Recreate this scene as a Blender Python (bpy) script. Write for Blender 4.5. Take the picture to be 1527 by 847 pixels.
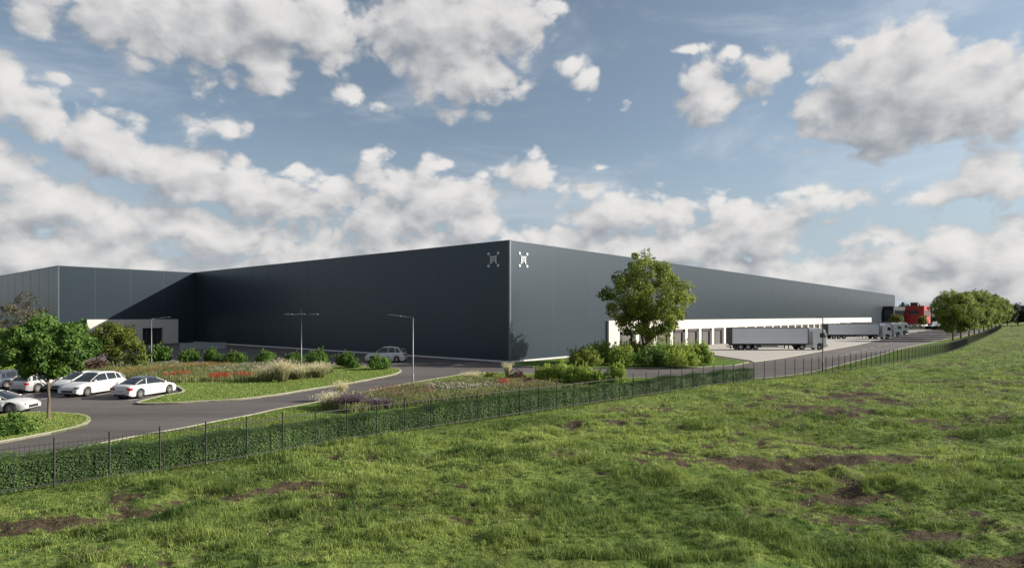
import bpy, math, random
import numpy as np
from mathutils import Vector, Matrix

# ------------------------------------------------------------------ basics
for o in list(bpy.data.objects):
    bpy.data.objects.remove(o)
scene = bpy.context.scene
COL = scene.collection
FOC, CX, HOR, HC = 927.0, 763.5, 470.5, 6.0      # survey of the site: eye height, focal length

# camera --------------------------------------------------------------
cd = bpy.data.cameras.new("camera")
cam = bpy.data.objects.new("camera", cd)
COL.objects.link(cam)
cam.location = (0, 0, HC)
cam.rotation_euler = (math.pi / 2, 0, 0)
cd.sensor_width = 36
cd.lens = FOC / 1527 * 36
cd.shift_y = (HOR - 423.5) / 1527
cd.clip_start = 0.1
cd.clip_end = 6000
scene.camera = cam

# light ---------------------------------------------------------------
SUN_AZ = math.radians(4.8)        # from +X towards +Y
SUN_EL = math.radians(23.3)
SUN_STRENGTH, SKY_STRENGTH, EXPOSURE = 4.9, 0.078, 0.82
sd = bpy.data.lights.new("sun", 'SUN')
sd.energy = SUN_STRENGTH
sd.angle = math.radians(0.6)
sd.color = (1.0, 0.93, 0.82)
sun = bpy.data.objects.new("sun", sd)
COL.objects.link(sun)
sv = Vector((math.cos(SUN_EL) * math.cos(SUN_AZ), math.cos(SUN_EL) * math.sin(SUN_AZ), math.sin(SUN_EL)))
sun.rotation_euler = sv.to_track_quat('Z', 'Y').to_euler()
sun.location = (0, 0, 60)

scene.view_settings.view_transform = 'Standard'
scene.view_settings.look = 'None'
scene.view_settings.gamma = 1
scene.view_settings.exposure = EXPOSURE
scene.render.engine = 'CYCLES'
scene.cycles.max_bounces = 5
scene.cycles.diffuse_bounces = 2
scene.cycles.glossy_bounces = 3
scene.cycles.transmission_bounces = 3
scene.cycles.transparent_max_bounces = 6
scene.cycles.sample_clamp_indirect = 6
scene.cycles.caustics_reflective = False
scene.cycles.caustics_refractive = False


def lin(r, g, b):
    f = lambda c: (c / 255 / 12.92) if c / 255 <= 0.04045 else ((c / 255 + 0.055) / 1.055) ** 2.4
    return (f(r), f(g), f(b), 1.0)


class NT:
    """small helper to wire node trees"""
    def __init__(self, tree):
        self.t = tree

    def n(self, typ, _out=0, **kw):
        nd = self.t.nodes.new(typ)
        ins = kw.pop('ins', {})
        for k, v in kw.items():
            setattr(nd, k, v)
        for k, v in ins.items():
            self.put(nd.inputs[k], v)
        return nd

    def put(self, sock, v):
        if isinstance(v, bpy.types.NodeSocket):
            self.t.links.new(v, sock)
        elif v is not None:
            sock.default_value = v

    def m(self, op, a, b=None, c=None, clamp=False):
        nd = self.t.nodes.new('ShaderNodeMath')
        nd.operation = op
        nd.use_clamp = clamp
        for i, v in enumerate((a, b, c)):
            if v is not None:
                self.put(nd.inputs[i], v)
        return nd.outputs[0]

    def vm(self, op, a, b=None, c=None, out=0):
        nd = self.t.nodes.new('ShaderNodeVectorMath')
        nd.operation = op
        for i, v in enumerate((a, b, c)):
            if v is not None:
                self.put(nd.inputs[i], v)
        return nd.outputs[out]

    def mix(self, f, a, b, blend='MIX'):
        nd = self.t.nodes.new('ShaderNodeMix')
        nd.data_type = 'RGBA'
        nd.blend_type = blend
        self.put(nd.inputs[0], f)
        self.put(nd.inputs[6], a)
        self.put(nd.inputs[7], b)
        return nd.outputs[2]

    def smooth(self, v, lo, hi, a=0.0, b=1.0):
        nd = self.t.nodes.new('ShaderNodeMapRange')
        nd.interpolation_type = 'SMOOTHSTEP'
        for i, x in enumerate((v, lo, hi, a, b)):
            self.put(nd.inputs[i], x)
        return nd.outputs[0]

    def noise(self, vec, scale, detail=2, rough=0.5, out=0, dist=0.0, lac=2.0):
        nd = self.t.nodes.new('ShaderNodeTexNoise')
        self.put(nd.inputs['Vector'], vec)
        nd.inputs['Scale'].default_value = scale
        nd.inputs['Detail'].default_value = detail
        nd.inputs['Roughness'].default_value = rough
        nd.inputs['Distortion'].default_value = dist
        nd.inputs['Lacunarity'].default_value = lac
        return nd.outputs[out]


# world: Nishita sky with cumulus placed by bearing and elevation ----------
CLOUDS = [  # x, y, rx, ry in survey units (bearing / elevation read off the photograph), strength
    (215, 20, 120, 42, 1), (330, 55, 120, 58, 1), (405, 112, 42, 36, .9), (440, 30, 110, 50, 1), (510, 85, 50, 42, .7),
    (660, 45, 125, 75, 1), (700, 118, 70, 46, 1), (770, 18, 55, 40, 1), (520, 140, 46, 30, .62), (570, 158, 44, 18, .5), (850, 95, 50, 24, .62), (878, 118, 34, 26, .55), (600, 90, 60, 60, .7),
    (110, 78, 60, 16, .5), (50, 25, 50, 40, .75), (325, 185, 75, 24, .65), (90, 115, 50, 20, .3), (440, 250, 30, 20, .3),
    (0, 140, 45, 48, 1), (60, 170, 44, 30, 1), (140, 195, 42, 38, 1), (180, 222, 62, 42, 1), (235, 260, 92, 46, 1), (310, 250, 36, 24, .9),
    (350, 280, 75, 36, 1), (0, 248, 46, 34, 1), (75, 305, 82, 34, 1), (115, 295, 40, 24, 1), (410, 300, 70, 32, 1),
    (490, 300, 60, 34, 1), (560, 262, 36, 26, .9), (610, 275, 60, 34, 1), (650, 245, 44, 14, .8), (650, 300, 70, 42, 1), (700, 335, 50, 34, 1), (560, 330, 100, 40, 1),
    (300, 345, 250, 40, .9), (100, 375, 160, 32, .8), (600, 370, 170, 30, .9), (30, 360, 60, 20, .8),
    (793, 260, 32, 27, 1), (870, 285, 40, 28, 1), (910, 315, 70, 32, 1), (1010, 330, 46, 34, 1), (1080, 340, 66, 38, 1),
    (1140, 350, 46, 38, 1), (830, 358, 90, 22, .9), (1010, 372, 170, 26, 1), (900, 250, 30, 10, .4),
    (1050, 120, 46, 36, .72), (1060, 155, 42, 34, .9), (1090, 75, 30, 20, .4), (1145, 105, 62, 34, .68), (1020, 75, 50, 11, .6), (935, 150, 26, 16, .3), (1140, 155, 20, 20, .3),
    (1370, 132, 92, 50, 1.5), (1290, 128, 52, 36, 1.4), (1310, 75, 40, 28, 1), (1380, 75, 50, 30, 1), (1470, 145, 72, 40, 1.45), (1250, 150, 55, 34, 1), (1375, 168, 100, 30, 1.6),
    (1300, 232, 60, 16, .6), (1460, 240, 60, 26, .6), (1530, 110, 40, 30, 1),
    (1260, 300, 100, 30, .75), (1200, 285, 70, 14, .6), (1400, 290, 120, 24, .75), (1490, 265, 70, 34, .9), (1230, 330, 90, 20, .5),
    (1330, 392, 110, 32, .9), (1440, 370, 100, 34, 1), (1500, 400, 90, 40, 1), (1240, 400, 70, 26, .9), (1400, 430, 200, 26, .9), (1100, 400, 100, 20, .8),
    (150, 405, 300, 26, .8), (560, 345, 200, 44, .75), (230, 318, 120, 40, .8), (1250, 425, 150, 22, .8), (1300, 355, 120, 22, .55), (470, 395, 300, 26, .7),
    (270, 70, 90, 50, 1.0), (150, 30, 70, 40, .9), (620, 110, 60, 40, .8), (1180, 320, 60, 22, .6),
]
world = bpy.data.worlds.new("World")
scene.world = world
world.use_nodes = True
wt = world.node_tree
wt.nodes.clear()
W = NT(wt)


def cloud_group():
    g = bpy.data.node_groups.new("cloud_density", 'ShaderNodeTree')
    g.interface.new_socket("Dir", in_out='INPUT', socket_type='NodeSocketVector')
    g.interface.new_socket("Polar", in_out='INPUT', socket_type='NodeSocketVector')
    g.interface.new_socket("Density", in_out='OUTPUT', socket_type='NodeSocketFloat')
    N = NT(g)
    gi, go = g.nodes.new('NodeGroupInput'), g.nodes.new('NodeGroupOutput')
    d, p = gi.outputs[0], gi.outputs[1]
    cur = None
    for (x, y, rx, ry, s) in CLOUDS:
        k = (x - CX) / FOC
        az = math.atan(k)
        c = math.cos(az)
        el = math.atan((HOR - y) / FOC * c)
        ax = rx * 1.18 / FOC * c * c
        ay = ry * 1.18 / FOC * c
        q = N.vm('MULTIPLY_ADD', p, (1 / ax, 1 / ay, 0), (-az / ax, -el / ay, 0))
        L = N.vm('LENGTH', q, out=1)
        v = N.m('SUBTRACT', s, L)
        cur = v if cur is None else N.m('SMOOTH_MAX', cur, v, 0.25)
    # clouds outside the surveyed part of the sky: plain fractal cover
    sep = N.n('ShaderNodeSeparateXYZ', ins={0: p})
    wide = N.noise(d, 2.6, 3, 0.5)
    other = N.m('MULTIPLY', N.m('SUBTRACT', wide, 0.52), 5.0)
    far = N.smooth(N.m('ABSOLUTE', sep.outputs[0]), 0.74, 0.9)
    high = N.smooth(sep.outputs[1], 0.50, 0.62)
    mask = N.m('MAXIMUM', far, high)
    base = N.n('ShaderNodeMix', ins={0: mask, 2: cur, 3: other}).outputs[0]
    # billows
    warp = N.noise(d, 9.0, 3, 0.5, out=1)
    dw = N.vm('MULTIPLY_ADD', N.vm('SUBTRACT', warp, (0.5, 0.5, 0.5)), (0.05, 0.05, 0.05), d)
    stretch = N.vm('MULTIPLY', dw, (1, 1, 1.45))
    n1 = N.noise(stretch, 7.5, 8, 0.66)
    vor = N.n('ShaderNodeTexVoronoi', feature='F1', ins={'Vector': stretch})
    vor.inputs['Scale'].default_value = 20
    vor.inputs['Detail'].default_value = 1.5
    vor.inputs['Roughness'].default_value = 0.55
    bil = N.m('SUBTRACT', 0.45, vor.outputs['Distance'])
    a = N.m('MULTIPLY_ADD', N.m('SUBTRACT', n1, 0.5), 2.6, base)
    a = N.m('ADD', N.m('MULTIPLY_ADD', bil, 0.85, a), 0.44)
    a = N.m('ADD', a, N.smooth(sep.outputs[1], 0.03, 0.20, 0.20, 0.0))
    g.links.new(a, go.inputs[0])
    return g


grp = cloud_group()
geo = W.n('ShaderNodeTexCoord').outputs['Generated']
nrm = W.vm('NORMALIZE', geo)


def polar(v):
    s = W.n('ShaderNodeSeparateXYZ', ins={0: v})
    az = W.m('ARCTAN2', s.outputs[0], s.outputs[1])
    el = W.m('ARCSINE', s.outputs[2])
    return W.n('ShaderNodeCombineXYZ', ins={0: az, 1: el}).outputs[0], el


pp, el0 = polar(nrm)


def dens(off):
    v = W.vm('NORMALIZE', W.vm('ADD', nrm, off))
    p2, _ = polar(v)
    gn = wt.nodes.new('ShaderNodeGroup')
    gn.node_tree = grp
    wt.links.new(v, gn.inputs[0])
    wt.links.new(p2, gn.inputs[1])
    return gn.outputs[0]


d0 = dens((0, 0, 0))
d1 = dens((0.022, 0, 0.032))
sky = wt.nodes.new('ShaderNodeTexSky')
sky.sky_type = 'NISHITA'
sky.sun_disc = False
sky.sun_elevation = SUN_EL
sky.sun_rotation = math.pi / 2 - SUN_AZ
sky.air_density = 1.0
sky.dust_density = 1.4
sky.ozone_density = 2.0
hsv = W.n('ShaderNodeHueSaturation', ins={'Saturation': 0.62, 'Value': 0.82, 'Color': sky.outputs[0]})
tinted = W.mix(1.0, hsv.outputs[0], (0.88, 0.99, 1.04, 1), 'MULTIPLY')
alpha = W.smooth(d0, 0.0, 0.50)
low = W.smooth(el0, 0.0, 0.30, 0.80, 0.0)
lit = W.m('MULTIPLY_ADD', W.m('SUBTRACT', d0, d1), 0.60, 0.56)
thick = W.smooth(d0, 0.7, 2.0, 0.0, 0.46)
lit = W.smooth(W.m('SUBTRACT', lit, thick), -0.30, 1.35)
ccol = W.mix(lit, (2.1, 2.3, 2.6, 1), (6.1, 5.95, 5.8, 1))
hz = W.mix(low, tinted, (3.3, 3.85, 4.4, 1))
veil = W.noise(W.vm('MULTIPLY', nrm, (1.0, 1.0, 2.6)), 3.2, 6, 0.62, dist=0.6)
hz = W.mix(W.smooth(veil, 0.48, 0.78, 0.0, 0.32), hz, (6.2, 6.4, 6.8, 1))
out = W.mix(W.m('MULTIPLY', alpha, 0.97), hz, ccol)
bg = W.n('ShaderNodeBackground', ins={'Color': out, 'Strength': SKY_STRENGTH})
wo = wt.nodes.new('ShaderNodeOutputWorld')
wt.links.new(bg.outputs[0], wo.inputs[0])
world.cycles.sampling_method = 'MANUAL'
world.cycles.sample_map_resolution = 512

# ------------------------------------------------------------------ helpers


def P(x, y, z=0.0):
    """ground point seen at photo coordinates x, y"""
    D = FOC * (HC - z) / (y - HOR)
    return ((x - CX) / FOC * D, D)


def AT(x, D):
    return ((x - CX) / FOC * D, D)


ER = (0.6455, 0.7639)
EL = (-0.7639, 0.6455)
CO = (-0.3, 79.5)


def UV(u, v):
    return (CO[0] + u * ER[0] + v * EL[0], CO[1] + u * ER[1] + v * EL[1])


def mat(name, color, rough=0.8, metal=0.0, spec=0.5, var=0.12, vscale=1.5, bump=0.0, bscale=20, coat=0.0, fine=0.0):
    m = bpy.data.materials.new(name)
    m.use_nodes = True
    t = m.node_tree
    b = t.nodes['Principled BSDF']
    N = NT(t)
    c = color if len(color) == 4 else (*color, 1)
    co = N.n('ShaderNodeTexCoord').outputs['Object']
    nz = N.noise(co, vscale, 5, 0.6)
    f = N.m('MULTIPLY_ADD', nz, 2 * var, 1 - var)
    if fine:
        f = N.m('MULTIPLY', f, N.m('MULTIPLY_ADD', N.noise(co, bscale, 3, 0.6), 2 * fine, 1 - fine))
    sc = N.vm('SCALE', c[:3])
    sc.node.inputs['Scale'].default_value = 1
    N.put(sc.node.inputs['Scale'], f)
    t.links.new(sc, b.inputs['Base Color'])
    b.inputs['Roughness'].default_value = rough
    b.inputs['Metallic'].default_value = metal
    b.inputs['Specular IOR Level'].default_value = spec
    b.inputs['Coat Weight'].default_value = coat
    b.inputs['Coat Roughness'].default_value = 0.08
    if bump:
        bp = N.n('ShaderNodeBump', ins={'Strength': bump, 'Distance': 0.02, 'Height': N.noise(co, bscale, 4, 0.6)})
        t.links.new(bp.outputs[0], b.inputs['Normal'])
    return m


def leaf_mat(name, dark, light, trans=0.35, rough=0.6):
    """foliage; the per-leaf attribute 'tint' picks between the plant's darker and paler leaves"""
    m = bpy.data.materials.new(name)
    m.use_nodes = True
    t = m.node_tree
    b = t.nodes['Principled BSDF']
    N = NT(t)
    at = N.n('ShaderNodeAttribute', attribute_name='tint')
    col = N.mix(at.outputs['Fac'], (*dark, 1), (*light, 1))
    t.links.new(col, b.inputs['Base Color'])
    b.inputs['Roughness'].default_value = rough
    b.inputs['Specular IOR Level'].default_value = 0.3
    tr = N.n('ShaderNodeBsdfTranslucent', ins={'Color': col})
    mx = N.n('ShaderNodeMixShader', ins={0: trans, 1: b.outputs[0], 2: tr.outputs[0]})
    t.links.new(mx.outputs[0], t.nodes['Material Output'].inputs[0])
    return m


def setp(o, label=None, cat=None, group=None, kind=None):
    if label: o['label'] = label
    if cat: o['category'] = cat
    if group: o['group'] = group
    if kind: o['kind'] = kind
    return o


def empty(name, loc, rz=0, **kw):
    o = bpy.data.objects.new(name, None)
    COL.objects.link(o)
    o.location = loc
    o.rotation_euler = (0, 0, rz)
    o.empty_display_size = 0.3
    return setp(o, **kw)


def link(name, me, m=None, parent=None, loc=None, rz=None, **kw):
    o = bpy.data.objects.new(name, me)
    COL.objects.link(o)
    if m is not None:
        ms = m if isinstance(m, (list, tuple)) else [m]
        if len(me.materials) == 0:
            for q in ms: me.materials.append(q)
    if parent is not None: o.parent = parent
    if loc is not None: o.location = loc
    if rz is not None: o.rotation_euler = (0, 0, rz)
    return setp(o, **kw)


def npmesh(name, V, F, nper, tint=None, attr='tint', smooth=False):
    """V (n,3); F (m*nper) flat indices with constant (int) or varying (array) loop counts"""
    me = bpy.data.meshes.new(name)
    V = np.asarray(V, dtype=np.float32)
    F = np.asarray(F, dtype=np.int32).ravel()
    if np.isscalar(nper):
        cnt = np.full(len(F) // nper, nper, dtype=np.int32)
    else:
        cnt = np.asarray(nper, dtype=np.int32)
    st = np.concatenate(([0], np.cumsum(cnt)[:-1])).astype(np.int32)
    me.vertices.add(len(V))
    me.vertices.foreach_set('co', V.ravel())
    me.loops.add(len(F))
    me.loops.foreach_set('vertex_index', F)
    me.polygons.add(len(cnt))
    me.polygons.foreach_set('loop_start', st)
    me.polygons.foreach_set('loop_total', cnt)
    if tint is not None:
        a = me.attributes.new(attr, 'FLOAT', 'POINT')
        a.data.foreach_set('value', np.asarray(tint, dtype=np.float32))
    me.update(calc_edges=True)
    if smooth:
        me.polygons.foreach_set('use_smooth', np.ones(len(cnt), dtype=bool))
    return me


class MB:
    """collects simple solids into one mesh"""
    def __init__(self):
        self.v, self.f, self.s = [], [], []

    def add(self, vs, fs, smooth=False):
        b = len(self.v)
        self.v += [tuple(p) for p in vs]
        self.f += [tuple(i + b for i in f) for f in fs]
        self.s += [smooth] * len(fs)
        return self

    def box(self, x0, x1, y0, y1, z0, z1):
        vs = [(x, y, z) for z in (z0, z1) for (x, y) in ((x0, y0), (x1, y0), (x1, y1), (x0, y1))]
        return self.add(vs, [(3, 2, 1, 0), (4, 5, 6, 7), (0, 1, 5, 4), (1, 2, 6, 5), (2, 3, 7, 6), (3, 0, 4, 7)])

    def hexa(self, vs):
        return self.add(vs, [(3, 2, 1, 0), (4, 5, 6, 7), (0, 1, 5, 4), (1, 2, 6, 5), (2, 3, 7, 6), (3, 0, 4, 7)])

    def tube(self, pts, rad, n=8, caps=True):
        pts = [Vector(p) for p in pts]
        vs, fs = [], []
        for i, p in enumerate(pts):
            d = (pts[min(i + 1, len(pts) - 1)] - pts[max(i - 1, 0)]).normalized()
            a = d.cross(Vector((0, 0, 1)) if abs(d.z) < 0.9 else Vector((1, 0, 0))).normalized()
            b = d.cross(a)
            r = rad[i] if isinstance(rad, (list, tuple)) else rad
            for k in range(n):
                t = 2 * math.pi * k / n
                vs.append(p + a * math.cos(t) * r + b * math.sin(t) * r)
        for i in range(len(pts) - 1):
            for k in range(n):
                fs.append((i * n + k, i * n + (k + 1) % n, (i + 1) * n + (k + 1) % n, (i + 1) * n + k))
        self.add(vs, fs, True)
        if caps:
            b = len(self.v) - len(vs)
            self.f.append(tuple(b + k for k in range(n)))
            self.f.append(tuple(b + (len(pts) - 1) * n + k for k in reversed(range(n))))
            self.s += [False, False]
        return self

    def prism(self, poly, z0, z1, top=True, bottom=False, sides=True):
        n = len(poly)
        vs = [(p[0], p[1], z0) for p in poly] + [(p[0], p[1], z1) for p in poly]
        fs = []
        if sides: fs += [(i, (i + 1) % n, n + (i + 1) % n, n + i) for i in range(n)]
        if top: fs.append(tuple(n + i for i in range(n)))
        if bottom: fs.append(tuple(reversed(range(n))))
        return self.add(vs, fs)

    def mesh(self, name):
        me = bpy.data.meshes.new(name)
        me.from_pydata(self.v, [], self.f)
        me.polygons.foreach_set('use_smooth', self.s)
        me.update()
        return me

    def build(self, name, m, parent=None, bevel=0, seg=2, **kw):
        o = link(name, self.mesh(name), m, parent, **kw)
        if bevel:
            md = o.modifiers.new('bevel', 'BEVEL')
            md.width = bevel
            md.segments = seg
            md.limit_method = 'ANGLE'
        return o


def copy_tree(o, parent=None):
    c = o.copy()
    COL.objects.link(c)
    c.parent = parent
    for ch in list(o.children):
        copy_tree(ch, c)
    return c


def ccw(poly):
    a = sum(poly[i][0] * poly[(i + 1) % len(poly)][1] - poly[(i + 1) % len(poly)][0] * poly[i][1] for i in range(len(poly)))
    return poly if a > 0 else poly[::-1]


def smooth_line(pts, n=6, closed=False):
    """Catmull-Rom through the points"""
    out = []
    m = len(pts)
    rng = range(m) if closed else range(m - 1)
    g = lambda i: pts[i % m] if closed else pts[max(0, min(m - 1, i))]
    for i in rng:
        p0, p1, p2, p3 = g(i - 1), g(i), g(i + 1), g(i + 2)
        for k in range(n):
            t = k / n
            out.append(tuple(0.5 * (2 * p1[j] + (p2[j] - p0[j]) * t + (2 * p0[j] - 5 * p1[j] + 4 * p2[j] - p3[j]) * t * t
                                    + (3 * p1[j] - p0[j] - 3 * p2[j] + p3[j]) * t ** 3) for j in range(2)))
    if not closed: out.append(tuple(pts[-1]))
    return out


def in_poly(x, y, poly):
    c = np.zeros(len(x), bool)
    n = len(poly)
    for i in range(n):
        x0, y0 = poly[i]
        x1, y1 = poly[(i + 1) % n]
        if y0 == y1: continue
        t = ((y0 > y) != (y1 > y)) & (x < (x1 - x0) * (y - y0) / (y1 - y0) + x0)
        c ^= t
    return c


def scatter(poly, n, rng):
    a = np.array(poly)
    lo, hi = a.min(0), a.max(0)
    xs, ys = np.zeros(0), np.zeros(0)
    while len(xs) < n:
        x = rng.uniform(lo[0], hi[0], n * 2)
        y = rng.uniform(lo[1], hi[1], n * 2)
        k = in_poly(x, y, poly)
        xs, ys = np.concatenate((xs, x[k])), np.concatenate((ys, y[k]))
    return xs[:n], ys[:n]


def vnoise(x, y, seed=0):
    x, y = np.asarray(x, float), np.asarray(y, float)
    xi, yi = np.floor(x).astype(np.int64), np.floor(y).astype(np.int64)
    fx, fy = x - xi, y - yi
    fx, fy = fx * fx * (3 - 2 * fx), fy * fy * (3 - 2 * fy)

    def h(a, b):
        n = (a * 374761393 + b * 668265263 + seed * 974711) & 0xffffffff
        n = ((n ^ (n >> 13)) * 1274126177) & 0xffffffff
        return ((n ^ (n >> 16)) & 0xffff) / 65535.0
    return (h(xi, yi) * (1 - fx) + h(xi + 1, yi) * fx) * (1 - fy) + (h(xi, yi + 1) * (1 - fx) + h(xi + 1, yi + 1) * fx) * fy


def fbm(x, y, seed=0, octv=4):
    s, a, t = 0, 1.0, 0
    for i in range(octv):
        s = s + a * vnoise(x * 2 ** i, y * 2 ** i, seed + i * 17)
        t += a
        a *= 0.5
    return s / t


def blades(px, py, pz, h, w, lean, rng, tint, droop=0.35, head=None):
    """curved grass blades: 5 vertices each, one quad and one tip triangle"""
    n = len(px)
    a = rng.uniform(0, 2 * np.pi, n)
    d = rng.uniform(0, 2 * np.pi, n)
    dx, dy = np.cos(a) * w / 2, np.sin(a) * w / 2
    lx, ly = np.cos(d) * lean * h, np.sin(d) * lean * h
    V = np.zeros((n, 5, 3))
    V[:, 0] = np.stack((px - dx, py - dy, pz), 1)
    V[:, 1] = np.stack((px + dx, py + dy, pz), 1)
    mx, my, mz = px + lx * 0.35, py + ly * 0.35, pz + h * 0.6
    V[:, 2] = np.stack((mx + dx * .8, my + dy * .8, mz), 1)
    V[:, 3] = np.stack((mx - dx * .8, my - dy * .8, mz), 1)
    V[:, 4] = np.stack((px + lx, py + ly, pz + h * (1 - droop * lean)), 1)
    b = (np.arange(n) * 5)[:, None]
    F = np.concatenate((b + [0, 1, 2, 3], b + [3, 2, 4]), 1)
    cnt = np.tile([4, 3], n)
    return V.reshape(-1, 3), F.ravel(), cnt, np.repeat(tint, 5)


def leaves(clumps, per, size, rng, tvar=0.25, shell=0.75, up=0.5):
    """rhombic leaves through ellipsoidal clumps (x,y,z,rx,ry,rz,tint)"""
    C = np.repeat(np.array(clumps, float), per, axis=0)
    n = len(C)
    d = rng.normal(size=(n, 3))
    d /= np.linalg.norm(d, axis=1)[:, None]
    r = rng.uniform(0, 1, n) ** (1 / 3) * (1 - shell) + shell * rng.uniform(0.55, 1.08, n)
    p = C[:, :3] + d * C[:, 3:6] * r[:, None]
    nm = d * 0.8 + rng.normal(size=(n, 3)) * 0.6
    nm[:, 2] += up
    nm /= np.linalg.norm(nm, axis=1)[:, None]
    t = np.cross(nm, rng.normal(size=(n, 3)))
    t /= np.linalg.norm(t, axis=1)[:, None]
    b = np.cross(nm, t)
    s = size * rng.uniform(0.6, 1.35, n)[:, None]
    V = np.stack((p - t * s * .5, p + b * s * .34, p + t * s * .5, p - b * s * .34), 1)
    tint = np.clip(C[:, 6] + rng.uniform(-tvar, tvar, n), 0, 1)
    return V.reshape(-1, 3), np.arange(n * 4), 4, np.repeat(tint, 4)


# ------------------------------------------------------------------ materials
M = {}
M['clad'] = mat('dark_cladding', (0.029, 0.044, 0.060), rough=0.33, metal=0.5, spec=0.6, var=0.08, vscale=0.15)
M['clad_trim'] = mat('grey_trim', (0.085, 0.10, 0.12), rough=0.4, metal=0.4)
M['joint'] = mat('panel_joint', (0.044, 0.058, 0.073), rough=0.42, metal=0.2)
M['white'] = mat('cream_render', (0.52, 0.49, 0.45), rough=0.75, var=0.07, vscale=0.4)
M['white2'] = mat('pale_panel', (0.50, 0.50, 0.50), rough=0.6, var=0.08)
M['dock'] = mat('dock_door', (0.075, 0.063, 0.06), rough=0.5, var=0.25)
M['black'] = mat('black_rubber', (0.014, 0.014, 0.015), rough=0.7)
M['logo'] = mat('logo_white', (0.48, 0.49, 0.51), rough=0.5, var=0.02)
M['roof'] = mat('roof_membrane', (0.25, 0.26, 0.27), rough=0.9)
M['concrete'] = mat('yard_concrete', (0.37, 0.345, 0.315), rough=0.85, var=0.14, vscale=0.25, fine=0.06, bscale=3)
M['kerb'] = mat('kerb_stone', (0.42, 0.39, 0.31), rough=0.9, var=0.2, vscale=0.8, bump=0.3)
M['paint'] = mat('line_paint', (0.42, 0.41, 0.39), rough=0.8, var=0.25, vscale=3)
M['carwhite'] = mat('white_car_paint', (0.52, 0.52, 0.515), rough=0.28, coat=0.6, var=0.03)
M['carsilver'] = mat('silver_car_paint', (0.42, 0.41, 0.40), rough=0.3, metal=0.35, coat=0.6, var=0.03)
M['cardark'] = mat('dark_car_paint', (0.05, 0.06, 0.08), rough=0.25, metal=0.2, coat=0.8, var=0.03)
M['glass'] = mat('car_glass', (0.018, 0.022, 0.026), rough=0.08, spec=0.9, var=0.0)
M['rim'] = mat('alloy', (0.42, 0.41, 0.40), rough=0.35, metal=0.7)
M['red'] = mat('tail_lens', (0.45, 0.012, 0.014), rough=0.25)
M['lamp'] = mat('head_lens', (0.55, 0.58, 0.62), rough=0.15, spec=0.9)
M['headlens'] = mat('head_lamp_glass', (0.10, 0.12, 0.15), rough=0.12, spec=0.9)
M['trailer'] = mat('grey_curtain', (0.62, 0.63, 0.66), rough=0.55, var=0.10, vscale=0.5)
M['cab'] = mat('cab_paint', (0.70, 0.70, 0.72), rough=0.3, coat=0.4, var=0.03)
M['chassis'] = mat('chassis', (0.05, 0.05, 0.052), rough=0.7)
M['pole'] = mat('galvanised', (0.20, 0.21, 0.22), rough=0.45, metal=0.5)
M['fence'] = mat('fence_steel', (0.05, 0.047, 0.045), rough=0.6, metal=0.2)
M['redclad'] = mat('red_cladding', (0.34, 0.022, 0.016), rough=0.5)
M['blueglass'] = mat('dark_glazing', (0.015, 0.022, 0.03), rough=0.2, spec=0.7)
M['teal'] = mat('teal_cladding', (0.045, 0.075, 0.08), rough=0.6)
M['bark'] = mat('bark', (0.11, 0.085, 0.06), rough=0.95, var=0.35, vscale=6, bump=0.6)
M['stone'] = mat('boulder_stone', (0.30, 0.28, 0.27), rough=0.9, var=0.3, vscale=3, bump=0.5, bscale=8)

M['leaf'] = leaf_mat('maple_leaf', (0.05, 0.095, 0.018), (0.32, 0.37, 0.07), trans=0.42)
M['leaf_deep'] = leaf_mat('deep_leaf', (0.03, 0.08, 0.016), (0.17, 0.29, 0.055), trans=0.4)
M['leaf_lime'] = leaf_mat('lime_leaf', (0.13, 0.22, 0.035), (0.42, 0.52, 0.10), trans=0.45)
M['leaf_olive'] = leaf_mat('olive_leaf', (0.05, 0.055, 0.035), (0.17, 0.155, 0.10), trans=0.2)
M['leaf_dark'] = leaf_mat('dark_leaf', (0.008, 0.022, 0.008), (0.035, 0.06, 0.018), trans=0.2)  # very dark green foliage of skyline trees, far hedge and hedge core
M['leaf_gold'] = leaf_mat('golden_leaf', (0.06, 0.09, 0.014), (0.22, 0.25, 0.04))
M['leaf_rust'] = leaf_mat('rusty_leaf', (0.05, 0.03, 0.02), (0.16, 0.09, 0.07), trans=0.2)
M['hedge'] = leaf_mat('hedge_leaf', (0.034, 0.078, 0.02), (0.155, 0.25, 0.072), trans=0.25)
M['plume'] = leaf_mat('plume_grass', (0.16, 0.18, 0.06), (0.80, 0.72, 0.48), trans=0.3)
M['purple'] = leaf_mat('purple_grass', (0.05, 0.035, 0.05), (0.20, 0.14, 0.18), trans=0.3)


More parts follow.
